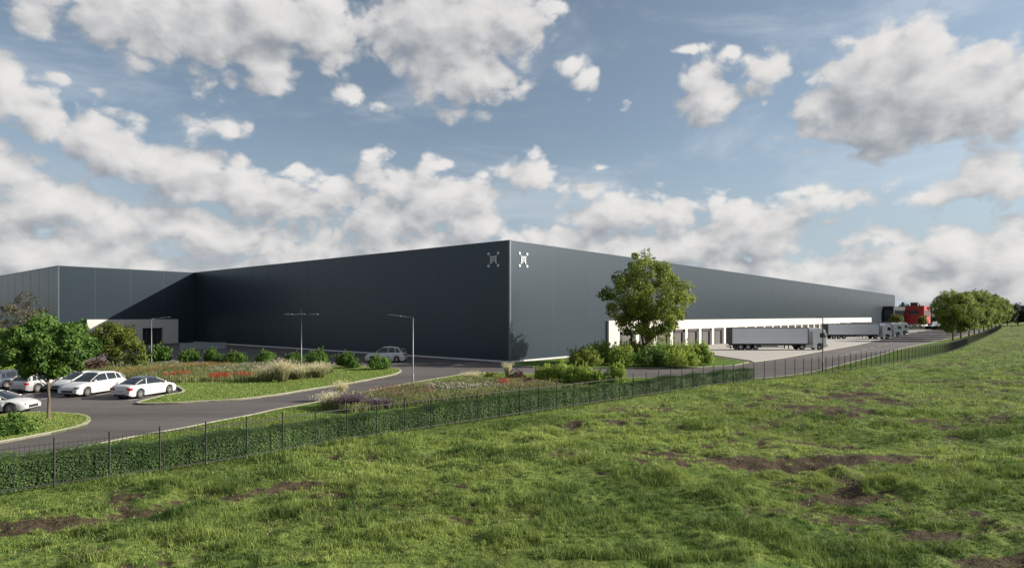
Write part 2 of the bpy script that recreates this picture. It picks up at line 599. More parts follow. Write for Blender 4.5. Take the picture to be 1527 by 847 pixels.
def ground_grass(name, soil_attr=False, green=(0.075, 0.13, 0.026), green2=(0.19, 0.24, 0.06)):
    m = bpy.data.materials.new(name)
    m.use_nodes = True
    t = m.node_tree
    b = t.nodes['Principled BSDF']
    N = NT(t)
    co = N.n('ShaderNodeTexCoord').outputs['Object']
    n1 = N.noise(co, 0.11, 4, 0.6)
    n2 = N.noise(co, 1.4, 6, 0.7)
    n3 = N.noise(co, 9.0, 4, 0.7)
    c = N.mix(N.smooth(n2, 0.36, 0.66), (*green, 1), (*green2, 1))
    c = N.mix(N.smooth(n1, 0.45, 0.65, 0, 0.45), c, (0.09, 0.095, 0.025, 1))
    c = N.mix(N.smooth(n3, 0.35, 0.6, 0.45, 0.0), c, (0.02, 0.04, 0.01, 1))
    h = n3
    if soil_attr:
        at = N.n('ShaderNodeAttribute', attribute_name='soil').outputs['Fac']
        s = N.mix(N.smooth(n3, 0.35, 0.65), (0.034, 0.025, 0.016, 1), (0.095, 0.070, 0.046, 1))
        f = N.smooth(N.m('ADD', at, N.m('MULTIPLY', N.m('SUBTRACT', n3, 0.5), 0.7)), 0.40, 0.62)
        c = N.mix(f, c, s)
    t.links.new(c, b.inputs['Base Color'])
    b.inputs['Roughness'].default_value = 0.95
    b.inputs['Specular IOR Level'].default_value = 0.1
    bp = N.n('ShaderNodeBump', ins={'Strength': 0.9, 'Distance': 0.12, 'Height': N.m('ADD', N.m('MULTIPLY', n2, 1.2), N.m('MULTIPLY', h, 0.5))})
    t.links.new(bp.outputs[0], b.inputs['Normal'])
    return m


def asphalt_mat():
    m = bpy.data.materials.new('asphalt')
    m.use_nodes = True
    t = m.node_tree
    b = t.nodes['Principled BSDF']
    N = NT(t)
    co = N.n('ShaderNodeTexCoord').outputs['Object']
    # tyre-worn bands run along the straight road (building direction)
    rot = N.n('ShaderNodeMapping', ins={'Vector': co})
    rot.inputs['Rotation'].default_value = (0, 0, -math.atan2(ER[1], ER[0]))
    rot.inputs['Scale'].default_value = (0.02, 0.45, 1)
    streak = N.noise(rot.outputs[0], 1.0, 4, 0.6)
    big = N.noise(co, 0.12, 4, 0.6)
    fine = N.noise(co, 14, 4, 0.7)
    v = N.m('ADD', N.m('MULTIPLY', streak, 0.8), N.m('MULTIPLY', big, 0.7))
    v = N.m('ADD', v, N.m('MULTIPLY', fine, 0.4))
    v = N.m('ADD', v, N.m('MULTIPLY', N.noise(co, 0.9, 5, 0.75), 0.35))
    c = N.mix(N.smooth(v, 0.78, 1.42), (0.064, 0.055, 0.053, 1), (0.125, 0.109, 0.105, 1))
    t.links.new(c, b.inputs['Base Color'])
    b.inputs['Roughness'].default_value = 0.88
    b.inputs['Specular IOR Level'].default_value = 0.35
    bp = N.n('ShaderNodeBump', ins={'Strength': 0.3, 'Distance': 0.01, 'Height': N.noise(co, 60, 3, 0.6)})
    t.links.new(bp.outputs[0], b.inputs['Normal'])
    return m


M['ground'] = ground_grass('meadow_ground')
M['lawn'] = ground_grass('mown_lawn', green=(0.065, 0.13, 0.022), green2=(0.15, 0.205, 0.04))
M['field'] = ground_grass('field_ground', True)
M['asphalt'] = asphalt_mat()
M['grass'] = leaf_mat('grass_blade', (0.06, 0.115, 0.023), (0.42, 0.50, 0.13), trans=0.3, rough=0.7)
M['straw'] = leaf_mat('dry_blade', (0.16, 0.13, 0.06), (0.42, 0.34, 0.18), trans=0.2)

# ------------------------------------------------------------------ ground, roads, kerbs
rng = np.random.default_rng(7)
g = MB()
g.add([(-1500, -300, 0), (1500, -300, 0), (1500, 3000, 0), (-1500, 3000, 0)], [(0, 1, 2, 3)])
g.build('ground', M['ground'], kind='structure')

near_kerb = smooth_line([P(-330, 735), P(-150, 709), P(0, 686.6), P(59, 679.5), P(113, 671), P(165, 660.6), P(212, 651), P(267, 641.7), P(320, 631),
                         P(378, 620), P(413, 612), P(465, 602.7), P(543, 586), P(578, 579), P(616, 572), P(660, 564.5), P(700, 558.5),
                         P(740, 557), P(790, 559), P(850, 562), P(945, 564.5), P(1010, 565.5), P(1060, 568), P(1100, 568.5), P(1160, 563),
                         P(1208, 556), P(1246, 547), P(1312, 530), P(1344, 520.5), P(1390, 511), P(1416, 505.5), P(1470, 494.5)], 4)
road_end = [UV(420, -22), UV(420, -2), UV(60, -2), UV(2, -1), UV(-0.5, 60), UV(-1, 92), UV(-27, 92), UV(-26.4, 200), (-220, 150), (-220, 10)]
g = MB()
g.prism(ccw(near_kerb + road_end), -0.3, 0.012)
g.build('road', M['asphalt'], kind='structure')

yard = [UV(20.5, -23.5), UV(31, -24), UV(80, -23.4), UV(160, -19.5), UV(250, -17), UV(400, -17), UV(400, -0.1), UV(28.9, -0.1), P(1063, 531.5)]
g = MB()
g.prism(ccw(yard), -0.2, 0.03)
g.build('yard_pavement', M['concrete'], kind='structure')


def kerb(line, width=0.2, h=0.14, side=1, closed=False, name='kerb', m=None):
    """kerb strip along a line (left side for side=1)"""
    pts = np.array(line)
    if closed: pts = np.vstack((pts, pts[:1]))
    d = np.gradient(pts, axis=0)
    if closed:
        d[0] = d[-1] = pts[1] - pts[-2]
    d /= np.linalg.norm(d, axis=1)[:, None] + 1e-9
    nrm_ = np.stack((-d[:, 1], d[:, 0]), 1) * side
    a, b = pts, pts + nrm_ * width
    n = len(pts)
    vs = [(*p, -0.1) for p in a] + [(*p, h) for p in a] + [(*p, h) for p in b] + [(*p, -0.1) for p in b]
    fs = []
    for i in range(n - 1):
        for k in range(3):
            q = (k * n + i, k * n + i + 1, (k + 1) * n + i + 1, (k + 1) * n + i)
            fs.append(q if side < 0 else q[::-1])
    g = MB()
    g.add(vs, fs)
    return g.build(name, m or M['kerb'], kind='structure')


def ex(line, d):
    """shift a polyline sideways"""
    pts = np.array(line)
    t = np.gradient(pts, axis=0)
    t /= np.linalg.norm(t, axis=1)[:, None] + 1e-9
    return [tuple(p) for p in pts + np.stack((-t[:, 1], t[:, 0]), 1) * d]


# fence line (surveyed foot of the fence) ---------------------------------
FENCE = [(-52, -10), (-30, 8.5), (-16.0, 20.95), (-11.5, 24.9), (-8.3, 28.6), (-3.4, 33.2), (8, 43.8), (19.6, 54.4), (29.2, 61.2), (42.3, 72.7), (61.1, 90.4),
         (76.5, 107), (110, 147), (150, 195), (193, 247), (260, 330), (330, 420)]
FENCE = smooth_line(FENCE, 8)
fx, fy = np.array([p[0] for p in FENCE]), np.array([p[1] for p in FENCE])


def yfence(x):
    return np.interp(x, fx, fy)


kerb(near_kerb, 0.2, 0.14, -1)
# verge between the road and the fence
fl = [(x, float(yfence(x)) + 0.1) for x in np.linspace(-50, 225, 120)]
verge_in = ex(near_kerb, -0.2)
verge_poly = ccw(verge_in + fl[::-1])
g = MB()
g.prism(verge_poly, -0.3, 0.12)
g.build('verge', M['lawn'], kind='structure')

# big planted island
isl = [P(203, 603), P(255, 603), P(300, 600.5), P(359, 597), P(413, 590.5), P(465, 582), P(512, 574.6), P(559, 566), P(585, 560.5), P(596, 556.5), P(598.5, 553.5), P(592, 550.8),
       P(570, 549), P(520, 547), P(470, 545.5), P(400, 544), P(320, 542), P(240, 541), P(150, 541), P(40, 543), P(-120, 548), P(-120, 566), P(40, 561), P(140, 565),
       P(230, 569), P(272, 584), P(240, 592)]
isl_s = ccw(smooth_line(isl, 5, True))
kerb(isl_s, 0.2, 0.14, 1, True)
g = MB()
g.prism(isl_s, -0.2, 0.118)
g.build('planted_island_lawn', M['lawn'], kind='structure')
# near left island
isl2 = [P(-160, 683), P(-60, 670), P(0, 661.8), P(47, 653.5), P(94.5, 644), P(122, 636.5), P(134, 630), P(134, 625), P(124, 620.8), P(101.6, 618.6), P(71, 617), P(30, 618), P(-40, 626), P(-160, 640)]
isl2_s = ccw(smooth_line(isl2, 5, True))
kerb(isl2_s, 0.2, 0.14, 1, True)
g = MB()
g.prism(isl2_s, -0.2, 0.118)
g.build('small_island_lawn', M['lawn'], kind='structure')
# green corner between the facade and the road
cor = [UV(0.5, -1.2), UV(27.5, -1.2), P(1061, 531.5), P(1118, 541), P(1096, 546), P(1040, 549), P(970, 549.8), P(880, 550), P(810, 549), P(768, 546.5), P(757, 543.5)]
g = MB()
g.prism(ccw(cor), -0.2, 0.118)
g.build('corner_lawn', M['lawn'], kind='structure')
kerb(ccw(cor), 0.18, 0.135, 1, True)
# low retaining edge of the yard
g = MB()
p0, p1 = P(1063, 531.5), P(1120, 540.6)
g.tube([(p0[0], p0[1], 0.12), (p1[0], p1[1], 0.12)], 0.16, 4)
for i in range(0): pass
g.build('yard_kerb', M['kerb'], kind='structure')
kerb([UV(20.5, -23.5), UV(31, -24), UV(80, -23.4), UV(160, -19.5), UV(250, -17), UV(400, -17)], 0.22, 0.07, -1, name='yard_edge_kerb')

# parking bay lines
g = MB()
for (a, b) in (((127, 593.5), (165, 585)), ((192, 597.5), (246, 585.5)), ((61, 596), (95, 589)), ((0, 600), (30, 592))):
    q0, q1 = P(*a), P(*b)
    dx, dy = q1[0] - q0[0], q1[1] - q0[1]
    L = math.hypot(dx, dy)
    q1 = (q0[0] + dx / L * 4.8, q0[1] + dy / L * 4.8)
    nx, ny = -dy / L * .06, dx / L * .06
    g.add([(q0[0] - nx, q0[1] - ny, .018), (q1[0] - nx, q1[1] - ny, .018), (q1[0] + nx, q1[1] + ny, .018), (q0[0] + nx, q0[1] + ny, .018)], [(0, 3, 2, 1)])
for k in range(30):      # dashes of the centre line along the straight
    u0 = 34 + k * 9
    c = -29.5 + min(1, max(0, (u0 - 34) / 130)) * 5.5
    for v in (c,):
        q = [UV(u0, v - .06), UV(u0 + 4, v - .06), UV(u0 + 4, v + .06), UV(u0, v + .06)]
        g.add([(*p, .018) for p in q], [(0, 1, 2, 3)])
g.build('road_markings', M['paint'], kind='structure')

# ------------------------------------------------------------------ field
def soil(x, y):
    s = (fbm(x * .16, y * .30, 5) - 0.56) * 4.0 + (fbm(x * .9, y * 1.4, 9) - .5) * 2.2 + (fbm(x * 2.6, y * 3.4, 19) - .5) * 1.5
    for (px, py, rx, ry, a) in ((455, 712, 70, 9, .9), (515, 760, 80, 22, 1.0), (200, 838, 70, 16, 1.1), (1235, 725, 70, 22, .8), (1415, 800, 60, 32, 1.0),
                                (1505, 830, 40, 30, .9), (940, 625, 60, 14, .6), (1095, 604, 50, 8, .8), (1210, 607, 50, 9, .8), (1010, 692, 40, 12, .8),
                                (840, 672, 30, 9, .7), (1385, 628, 25, 12, .7), (1500, 590, 50, 14, .5), (300, 728, 90, 8, .8), (90, 765, 130, 9, .9), (1110, 665, 60, 9, .6),
                                (950, 600, 60, 5, .6), (640, 745, 30, 8, .6), (1300, 600, 60, 6, .5), (1100, 760, 60, 12, .4)):
        c = P(px, py, .45)
        d = FOC * 5.55 / (py - HOR)
        wx = rx / FOC * d
        wy = abs(P(px, py - ry, .45)[1] - P(px, py + ry, .45)[1]) / 2
        q = ((x - c[0]) / wx) ** 2 + ((y - c[1]) / wy) ** 2
        s = np.maximum(s, a * np.exp(-q * .55) * .95 + (fbm(x * .8, y * 1.2, 31) - .62) * 2.4 * np.exp(-q * .2) + (fbm(x * 2.6, y * 3.4, 19) - .5) * 1.6 * np.exp(-q * .3))
    for (xa, ya, xb, yb, w, a) in ((-60, 786, 300, 736, .42, .95), (300, 736, 500, 703, .38, .8), (1050, 668, 1200, 612, .5, .6), (-40, 812, 330, 770, .35, .5), (1180, 640, 1420, 590, .6, .5)):
        p0, p1 = P(xa, ya, .45), P(xb, yb, .45)
        dx, dy = p1[0] - p0[0], p1[1] - p0[1]
        tt = np.clip(((x - p0[0]) * dx + (y - p0[1]) * dy) / (dx * dx + dy * dy), 0, 1)
        q = ((x - p0[0] - tt * dx) ** 2 + (y - p0[1] - tt * dy) ** 2) / w ** 2
        s = np.maximum(s, a * np.exp(-q) + (fbm(x * 2.2, y * 2.6, 41) - .5) * 2.2 * np.exp(-q * .4))
    e = np.clip((yfence(x) - y) * .72, 0, 6) / 4
    return np.clip(s, 0, 1) * np.clip(e, 0, 1)


def field_z(x, y, so=None):
    d = (yfence(x) - y) * 0.72
    t = np.clip(d / 14, 0, 1)
    t = t * t * (3 - 2 * t)
    z = 0.125 + 0.38 * t
    near = np.clip(d / 3, 0, 1)
    z = z + near * ((fbm(x * .22, y * .22, 3) - .5) * .7 + (fbm(x * .95, y * 1.05, 4) - .5) * .42)
    if so is not None:
        z = z - so * .07
    return np.where(d < -0.2, -0.3, z)


rows = np.concatenate(([-12, -4, 2, 6, 9], np.geomspace(11, 430, 420)))
ks = np.concatenate((np.linspace(-1.6, -1.0, 30)[:-1], np.linspace(-1.0, 1.25, 520)))
YY, KK = np.meshgrid(rows, ks, indexing='ij')
XX = KK * np.maximum(YY, 12.0) + 0.0
so = soil(XX, YY)
ZZ = field_z(XX, YY, so)
nr, nc = XX.shape
idx = np.arange(nr * nc).reshape(nr, nc)
Fq = np.stack((idx[:-1, :-1], idx[:-1, 1:], idx[1:, 1:], idx[1:, :-1]), -1).reshape(-1, 4)
keep = (ZZ.ravel()[Fq] > -0.2).any(1)
me = npmesh('field', np.stack((XX, YY, ZZ), -1).reshape(-1, 3), Fq[keep], 4, so.ravel(), 'soil', True)
link('field', me, M['field'], kind='structure')

# grass blades, densest near the viewpoint
Vs, Fs, Cs, Ts = [], [], [], []
voff = 0


def push(V, F, c, t):
    global voff
    Vs.append(V); Fs.append(F + voff); Cs.append(c); Ts.append(t)
    voff += len(V)


def flush(name):
    global voff, Vs, Fs, Cs, Ts
    me = npmesh(name, np.concatenate(Vs), np.concatenate(Fs), np.concatenate(Cs), np.concatenate(Ts))
    Vs, Fs, Cs, Ts = [], [], [], []
    voff = 0
    return me


def field_grass(d0, d1, n, hmul, wid, seed):
    r = np.random.default_rng(seed)
    y = np.sqrt(r.uniform(d0 ** 2, d1 ** 2, n))
    x = r.uniform(-.95, .95, n) * y * 1.02
    # gather into tufts
    cell = 0.34 if d0 < 30 else 0.6
    tx, ty = np.round(x / cell + r.normal(0, .28, n)) * cell, np.round(y / cell + r.normal(0, .28, n)) * cell
    jx = (vnoise(tx * 7.1, ty * 5.3, 2) - .5) * cell
    jy = (vnoise(tx * 6.3, ty * 8.1, 8) - .5) * cell
    m = r.uniform(0, 1, n) < .6
    x = np.where(m, tx + jx + r.normal(0, cell * .16, n), x)
    y = np.where(m, ty + jy + r.normal(0, cell * .16, n), y)
    s = soil(x, y)
    dd = (yfence(x) - y)
    k = (s < 0.42 + r.uniform(-.24, .24, n) + .5 * (r.uniform(0, 1, n) < .25)) & (dd > .35)
    x, y, s = x[k], y[k], s[k]
    clump = fbm(x * .75, y * .95, 12, 3)
    big = fbm(x * .13, y * .16, 14, 3)
    h = hmul * (0.05 + .75 * np.clip(clump - .33, 0, 1) ** 1.3 * (.35 + 1.1 * big)) * r.uniform(.55, 1.3, len(x)) * (1 - .75 * np.clip(s * 1.6, 0, 1))
    t = np.clip(.42 + (fbm(x * .5, y * .5, 21) - .5) * 1.3 + (fbm(x * .09, y * .12, 23, 2) - .5) * .7 + r.normal(0, .2, len(x)), 0, 1)
    push(*blades(x, y, field_z(x, y, s) - .01, h, wid * r.uniform(.6, 1.3, len(x)), r.uniform(.15, .9, len(x)), r, t))


field_grass(13.5, 22, 260000, 1.35, .011, 1)
field_grass(22, 36, 220000, 1.2, .018, 2)
field_grass(36, 65, 170000, 1.0, .034, 3)
field_grass(65, 130, 90000, 1.1, .07, 4)
link('field_grass', flush('field_grass'), M['grass'], kind='stuff', label='rough tufted green grass covering the foreground field')
# straw-coloured dead stalks at the rim of the bare patches
r = np.random.default_rng(11)
n = 130000
y = np.sqrt(r.uniform(13.5 ** 2, 60 ** 2, n)); x = r.uniform(-.95, .95, n) * y
s = soil(x, y)
k = (s > .15) & (s < .62) & ((yfence(x) - y) > .4) & (r.uniform(0, 1, n) < .75)
x, y, s = x[k], y[k], s[k]
push(*blades(x, y, field_z(x, y, s), r.uniform(.04, .13, len(x)), .010 + y * .0005, r.uniform(.6, 1.4, len(x)), r, r.uniform(0, 1, len(x))))
link('dead_grass', flush('dead_grass'), M['straw'], kind='stuff', label='dry straw blades around the bare brown soil patches')

# short lawn blades on the verge close to the fence
r = np.random.default_rng(12)
x, y = scatter(verge_poly, 150000, r)
k = (y > 16) & (y < 75) & (x > -32)
x, y = x[k], y[k]
push(*blades(x, y, np.full(len(x), .115), r.uniform(.03, .10, len(x)), .010 + y * .0006, r.uniform(.2, .8, len(x)), r, np.clip(r.normal(.5, .22, len(x)), 0, 1)))
x, y = scatter(isl_s, 90000, r)
push(*blades(x, y, np.full(len(x), .115), r.uniform(.03, .10, len(x)), .035, r.uniform(.2, .8, len(x)), r, np.clip(r.normal(.55, .22, len(x)), 0, 1)))
x, y = scatter(isl2_s, 30000, r)
push(*blades(x, y, np.full(len(x), .115), r.uniform(.03, .10, len(x)), .025, r.uniform(.2, .8, len(x)), r, np.clip(r.normal(.5, .22, len(x)), 0, 1)))
link('lawn_grass', flush('lawn_grass'), M['grass'], kind='stuff', label='short mown grass on the kerbed islands and verge')

# ------------------------------------------------------------------ warehouse
H = 15.56
wh = empty('warehouse', (CO[0], CO[1], 0), math.atan2(ER[1], ER[0]), label='huge dark grey metal clad warehouse with white loading dock strip', cat='warehouse')
foot = [(0, 0), (281, 0), (281, 210), (-25.4, 210), (-25.4, 93), (0, 93)]
MB().prism(foot, -0.5, H, top=False).build('wall', M['clad'], wh)
MB().prism([(0.3, .3), (280.7, .3), (280.7, 209.7), (-25.1, 209.7), (-25.1, 93.3), (.3, 93.3)], H - .7, H - .5).build('roof', M['roof'], wh)
t = MB()
for (a, b) in zip(foot, foot[1:] + foot[:1]):
    x0, x1 = sorted((a[0], b[0])); y0, y1 = sorted((a[1], b[1]))
    t.box(x0 - .06, x1 + .06, y0 - .06, y1 + .06, H - .02, H + .10)
t.build('parapet_trim', M['clad_trim'], wh)
for (x, y) in ((0, 0), (-25.4, 93), (281, 0)):
    MB().box(x - .05, x + .22, y - .05, y + .22, 0, H - .03).build('corner_trim', M['clad_trim'], wh)
jm = {}


def joint(x, y, z0, rz):
    """one raised vertical joint strip of the cladding"""
    if z0 not in jm:
        jm[z0] = MB().box(-.035, .035, -.012, .02, z0, H - .04).mesh('panel_joint')
    link('panel_joint', jm[z0], M['joint'], wh, (x, y, 0), rz)


for k in range(1, 14):
    joint(0, 6.7 * k, .2, -math.pi / 2)
    joint(-25.4, 93 + 6.7 * k, .2, -math.pi / 2)
for k in range(1, 30):
    joint(9.4 * k, 0, .2 if 9.4 * k < 23 or 9.4 * k > 226 else 5.3, 0)
for k in range(1, 4):
    joint(-6.4 * k, 93, 5.3, 0)
t = MB()
t.box(-.32, -.0, -.3, 92.9, -.2, .2)
t.box(.0, 23.2, -.32, .0, -.2, .2)
t.build('plinth', M['white2'], wh)
# dock strip
t = MB()
t.box(23.5, 225, -.38, .05, 3.43, 5.2)
t.box(23.5, 26.8, -.38, .05, -.1, 3.43)
t.box(224.2, 225, -.38, .05, -.1, 3.43)
t.build('dock_fascia', M['white'], wh)
pil = door = None
for k in range(31):
    u = 26.8 + 6.35 * k
    if u + 5.1 > 223: break
    if pil is None:
        pil = MB().box(0, 1.1, -.38, .05, -.1, 3.428).build('pillar', M['white'], wh, loc=(u + 5.25, 0, 0))
        d = MB()
        d.box(.9, 4.2, -.10, .02, 0, 2.9)
        for j in range(1, 6): d.box(.92, 4.18, -.125, -.10, j * .48 - .02, j * .48 + .02)
        door = d.build('dock_door', M['dock'], wh, loc=(u, 0, 0))
        s = MB()
        s.box(.1, .9, -.34, .02, 0, 3.3); s.box(4.2, 5.15, -.34, .02, 0, 3.3); s.box(.1, 5.15, -.34, .02, 2.9, 3.4)
        s.build('dock_shelter', M['black'], door)
    else:
        p = pil.copy(); COL.objects.link(p); p.location = (u + 5.25, 0, 0)
        q = door.copy(); COL.objects.link(q); q.location = (u, 0, 0)
        for ch in door.children:
            c = ch.copy(); COL.objects.link(c); c.parent = q
# entrance on the set back wing
t = MB()
t.box(-20.8, -3.7, 92.2, 93.05, 3.35, 5.2)
t.box(-6.8, -3.7, 92.2, 93.05, -.1, 3.35)
t.box(-12.4, -10.8, 92.2, 93.05, -.1, 3.35)
t.box(-20.8, -17.5, 92.2, 93.05, -.1, 3.35)
t.build('entrance_surround', M['white'], wh)
for u0, u1 in ((-10.8, -6.8), (-17.5, -12.4)):
    e = MB().box(u0 + .4, u1 - .4, 92.85, 92.98, 0, 3.2).build('entrance_door', M['black'], wh)
    MB().box(u0 + .9, u0 + 1.02, 92.8, 92.85, .3, 2.9).build('door_frame', M['clad_trim'], e)
    MB().box(u1 - 1.0, u1 - .88, 92.8, 92.85, .3, 2.9).build('door_frame', M['clad_trim'], e)


# corner emblem: square knot with four arms ending in round nodes
def emblem():
    t = MB()

    def disc(cx, cz, rr, n=14):
        vs = [(cx + rr * math.cos(2 * math.pi * k / n), -.05, cz + rr * math.sin(2 * math.pi * k / n)) for k in range(n)]
        vs += [(v[0], 0.01, v[2]) for v in vs]
        t.add(vs, [tuple(range(n)), *[(k, n + k, n + (k + 1) % n, (k + 1) % n) for k in range(n)]])

    def bar(x0, z0, x1, z1, w):
        L = math.hypot(x1 - x0, z1 - z0)
        nx, nz = -(z1 - z0) / L * w / 2, (x1 - x0) / L * w / 2
        vs = [(x0 - nx, 0, z0 - nz), (x1 - nx, 0, z1 - nz), (x1 + nx, 0, z1 + nz), (x0 + nx, 0, z0 + nz)]
        t.hexa([(v[0], .01, v[2]) for v in vs] + [(v[0], -.046, v[2]) for v in vs])
    for sx, sz in ((-1, 1), (1, 1), (-1, -1), (1, -1)):
        disc(sx * .88, sz * 1.0, .24)
        bar(sx * .44, sz * .44, sx * .60, sz * .64, .26)
    bar(-.48, .42, .48, .42, .3)
    bar(-.42, .5, -.42, -.5, .3)
    bar(.42, .5, .42, -.45, .3)
    bar(0, .4, 0, -.05, .16)
    bar(-.4, -.1, .4, -.1, .16)
    bar(-.42, -.42, -.05, -.42, .16)
    return t


e = emblem().build('wall_emblem', M['logo'], wh, loc=(2.75, -.02, 13.3))
e2 = emblem().build('wall_emblem', M['logo'], wh, loc=(-.02, 2.75, 13.3))
e2.rotation_euler = (0, 0, -math.pi / 2)
e.scale = (.88, 1, .8)
e2.scale = (.95, 1, .8)

M['lowwall'] = mat('grey_concrete', (0.26, 0.27, 0.29), rough=0.8)
# low pale wall at the foot of the shaded facade
a, b = AT(268, 110), AT(337, 113)
dx, dy = b[0] - a[0], b[1] - a[1]
L = math.hypot(dx, dy)
g = MB(); g.box(0, L, -.15, .15, -.1, 1.05); g.box(-.05, L + .05, -.19, .19, 1.05, 1.15)
g.build('low_wall', M['lowwall'], loc=(a[0], a[1], 0), rz=math.atan2(dy, dx), label='low pale concrete wall beside the entrance of the dark wing', cat='wall')

# office block, red block, far block
ob = empty('office_block', (*UV(252, 0), 0), math.atan2(ER[1], ER[0]), label='dark glazed office block jutting from the far end of the warehouse', cat='office building')
M['office'] = mat('office_cladding', (0.018, 0.026, 0.032), rough=0.65, spec=0.2)
MB().box(0, 42, -4, -.1, -.2, 10).build('wall', M['office'], ob)
for k in range(2):
    MB().box(2, 40, -4.05, -3.98, 1.5 + k * 4, 4.3 + k * 4).build('window', M['glass'], ob)
    MB().box(-.05, .02, -3.6, -.6, 1.5 + k * 4, 4.3 + k * 4).build('window', M['glass'], ob)
rb = empty('red_building', (*AT(1378, 290), 0), math.atan2(ER[1], ER[0]), label='small boxy bright red building beyond the lorries', cat='building')
MB().box(0, 23, 0, 8.5, 2.2, 10.6).build('wall', M['redclad'], rb)
MB().box(1, 22, 1, 7.5, -.2, 2.2).build('ground_floor', M['white2'], rb)
MB().box(-.05, .02, 2.2, 6.2, 6.8, 8.3).build('window', M['blueglass'], rb)
MB().box(2, 20, -.05, .02, 5.5, 8.3).build('window', M['blueglass'], rb)
t = MB(); t.box(4, 8, 3, 6, 10.6, 12.2); t.box(11, 13, 3, 5, 10.6, 11.6)
t.build('roof_plant', M['chassis'], rb)
tb = empty('grey_building', (*AT(1390, 330), 0), math.atan2(ER[1], ER[0]), label='grey green low building behind the red block', cat='building')
MB().box(0, 60, 0, 20, -.2, 10.4).build('wall', M['teal'], tb)
for k in range(6): MB().box(4 + k * 9, 10 + k * 9, -.06, .02, 5.5, 8.4).build('window', M['blueglass'], tb)

# ------------------------------------------------------------------ trees and shrubs
def crown_clumps(rx, ry, rz, zc, n, cr, r, top=0.6, low=0.9, tl=.2, th=.85, flat=.8):
    """clump centres filling an egg: narrower at the top"""
    out = []
    while len(out) < n:
        p = r.uniform(-1, 1, 3)
        w = 1 - (1 - top) * max(0, p[2]) ** 1.3 - (1 - low) * max(0, -p[2])
        q = math.sqrt((p[0] ** 2 + p[1] ** 2) / w ** 2 + p[2] ** 2)
        if q > 1 or q < .35: continue
        c = cr * r.uniform(.6, 1.3)
        k = max(.1, 1 - c / max(rx, rz) * .85)
        out.append((p[0] * rx * k, p[1] * ry * k, zc + p[2] * rz * k, c, c, c * flat, r.uniform(tl, th)))
    return out


def make_tree(label, cat_, loc, h, rx, rz, trunk_h, tr, nclump, per, size, cr, m, seed, group=None, fork=False, name='tree', rz_rot=0, **kw):
    r = np.random.default_rng(seed)
    zc = h - rz
    root = empty(name, (*loc, 0.1), rz_rot, label=label, cat=cat_, group=group)
    cl = crown_clumps(rx, rx * .95, rz, zc, nclump, cr, r, **kw)
    V, F, c, t = leaves(cl, per, size, r)
    # stray sprigs outside the outline
    outer = sorted(cl, key=lambda q: -((q[0] / rx) ** 2 + (q[1] / rx) ** 2 + ((q[2] - zc) / rz) ** 2))[:nclump // 2]
    sp = []
    for q in outer:
        d = np.array([q[0], q[1], (q[2] - zc)])
        d /= np.linalg.norm(d) + 1e-6
        for _ in range(2):
            e = (d + r.normal(0, .5, 3)) * q[3] * .55
            sp.append((q[0] + e[0], q[1] + e[1], q[2] + e[2], cr * .28, cr * .28, cr * .22, q[6]))
    V2, F2, c2, t2 = leaves(sp, max(4, per // 14), size, r)
    V = np.concatenate((V, V2)); F = np.concatenate((F, F2 + len(t))); t = np.concatenate((t, t2))
    link('crown', npmesh('crown', V, F, 4, t), m, root)
    b = MB()
    if fork:
        for k in range(3):
            a = 2 * math.pi * k / 3 + .4
            b.tube([(0, 0, -.2), (math.cos(a) * .25, math.sin(a) * .2, trunk_h * .45), (math.cos(a) * rx * .22, math.sin(a) * rx * .2, trunk_h + rz * .5)],
                   [tr, tr * .7, tr * .35])
    b.tube([(0, 0, -.2), (0.03, 0.02, trunk_h * .5), (-.03, 0, trunk_h), (0.05, .05, zc + rz * .45)], [tr * 1.25, tr, tr * .85, tr * .2])
    for q in cl[::max(1, nclump // 16)]:
        z0 = min(max(trunk_h * .8, q[2] - math.hypot(q[0], q[1]) * .9), zc + rz * .4)
        b.tube([(0, 0, z0), (q[0] * .5, q[1] * .5, (z0 + q[2]) / 2 + .1), q[:3]], [tr * .42, tr * .25, tr * .08], 6)
    b.build('trunk', M['bark'], root)
    return root


def make_bush(name, label, cat_, loc, rx, h, nclump, per, size, m, seed, group=None, ry=None, z0=0.1, tl=.2, th=.85):
    r = np.random.default_rng(seed)
    ry = ry or rx * .85
    cl = []
    cr = min(rx, h) * .36
    while len(cl) < nclump:
        p = r.uniform(-1, 1, 3); p[2] = abs(p[2])
        q = np.linalg.norm(p)
        if q > 1 or q < .3: continue
        cl.append((p[0] * (rx - cr * .8), p[1] * (ry - cr * .8), cr * .5 + p[2] * (h - cr * 1.2), cr * r.uniform(.7, 1.2), cr * r.uniform(.7, 1.2), cr * r.uniform(.6, 1), r.uniform(tl, th)))
    V, F, c, t = leaves(cl, per, size, r)
    tw = []
    for q in cl:      # loose shoots breaking the outline
        for _ in range(3):
            d = np.array([q[0] / rx, q[1] / ry, .35 + q[2] / h]) + r.normal(0, .35, 3)
            d /= np.linalg.norm(d)
            L = r.uniform(.9, 1.55)
            e = np.array(q[:3]) + d * q[3] * L
            tw.append((e[0], e[1], e[2], q[3] * .16, q[3] * .16, q[3] * .30, min(1, q[6] + .15)))
    V2, F2, c2, t2 = leaves(tw, max(6, per // 16), size, r)
    V = np.concatenate((V, V2)); F = np.concatenate((F, F2 + len(t))); t = np.concatenate((t, t2))
    V[:, 2] = np.maximum(V[:, 2], -.02)
    return link(name, npmesh(name, V, F, 4, t), m, None, (*loc, z0), 0, label=label, cat=cat_, group=group)


# main tree at the dock corner
TREE = (16.95, 78.0)
make_tree('tall round leafy tree standing at the corner of the white dock strip', 'tree', TREE, 15.0, 6.0, 6.5, 2.6, .22, 210, 150, .25, .86, M['leaf'], 21, fork=True, top=.34, low=.72, flat=.9, tl=.25, th=.95)
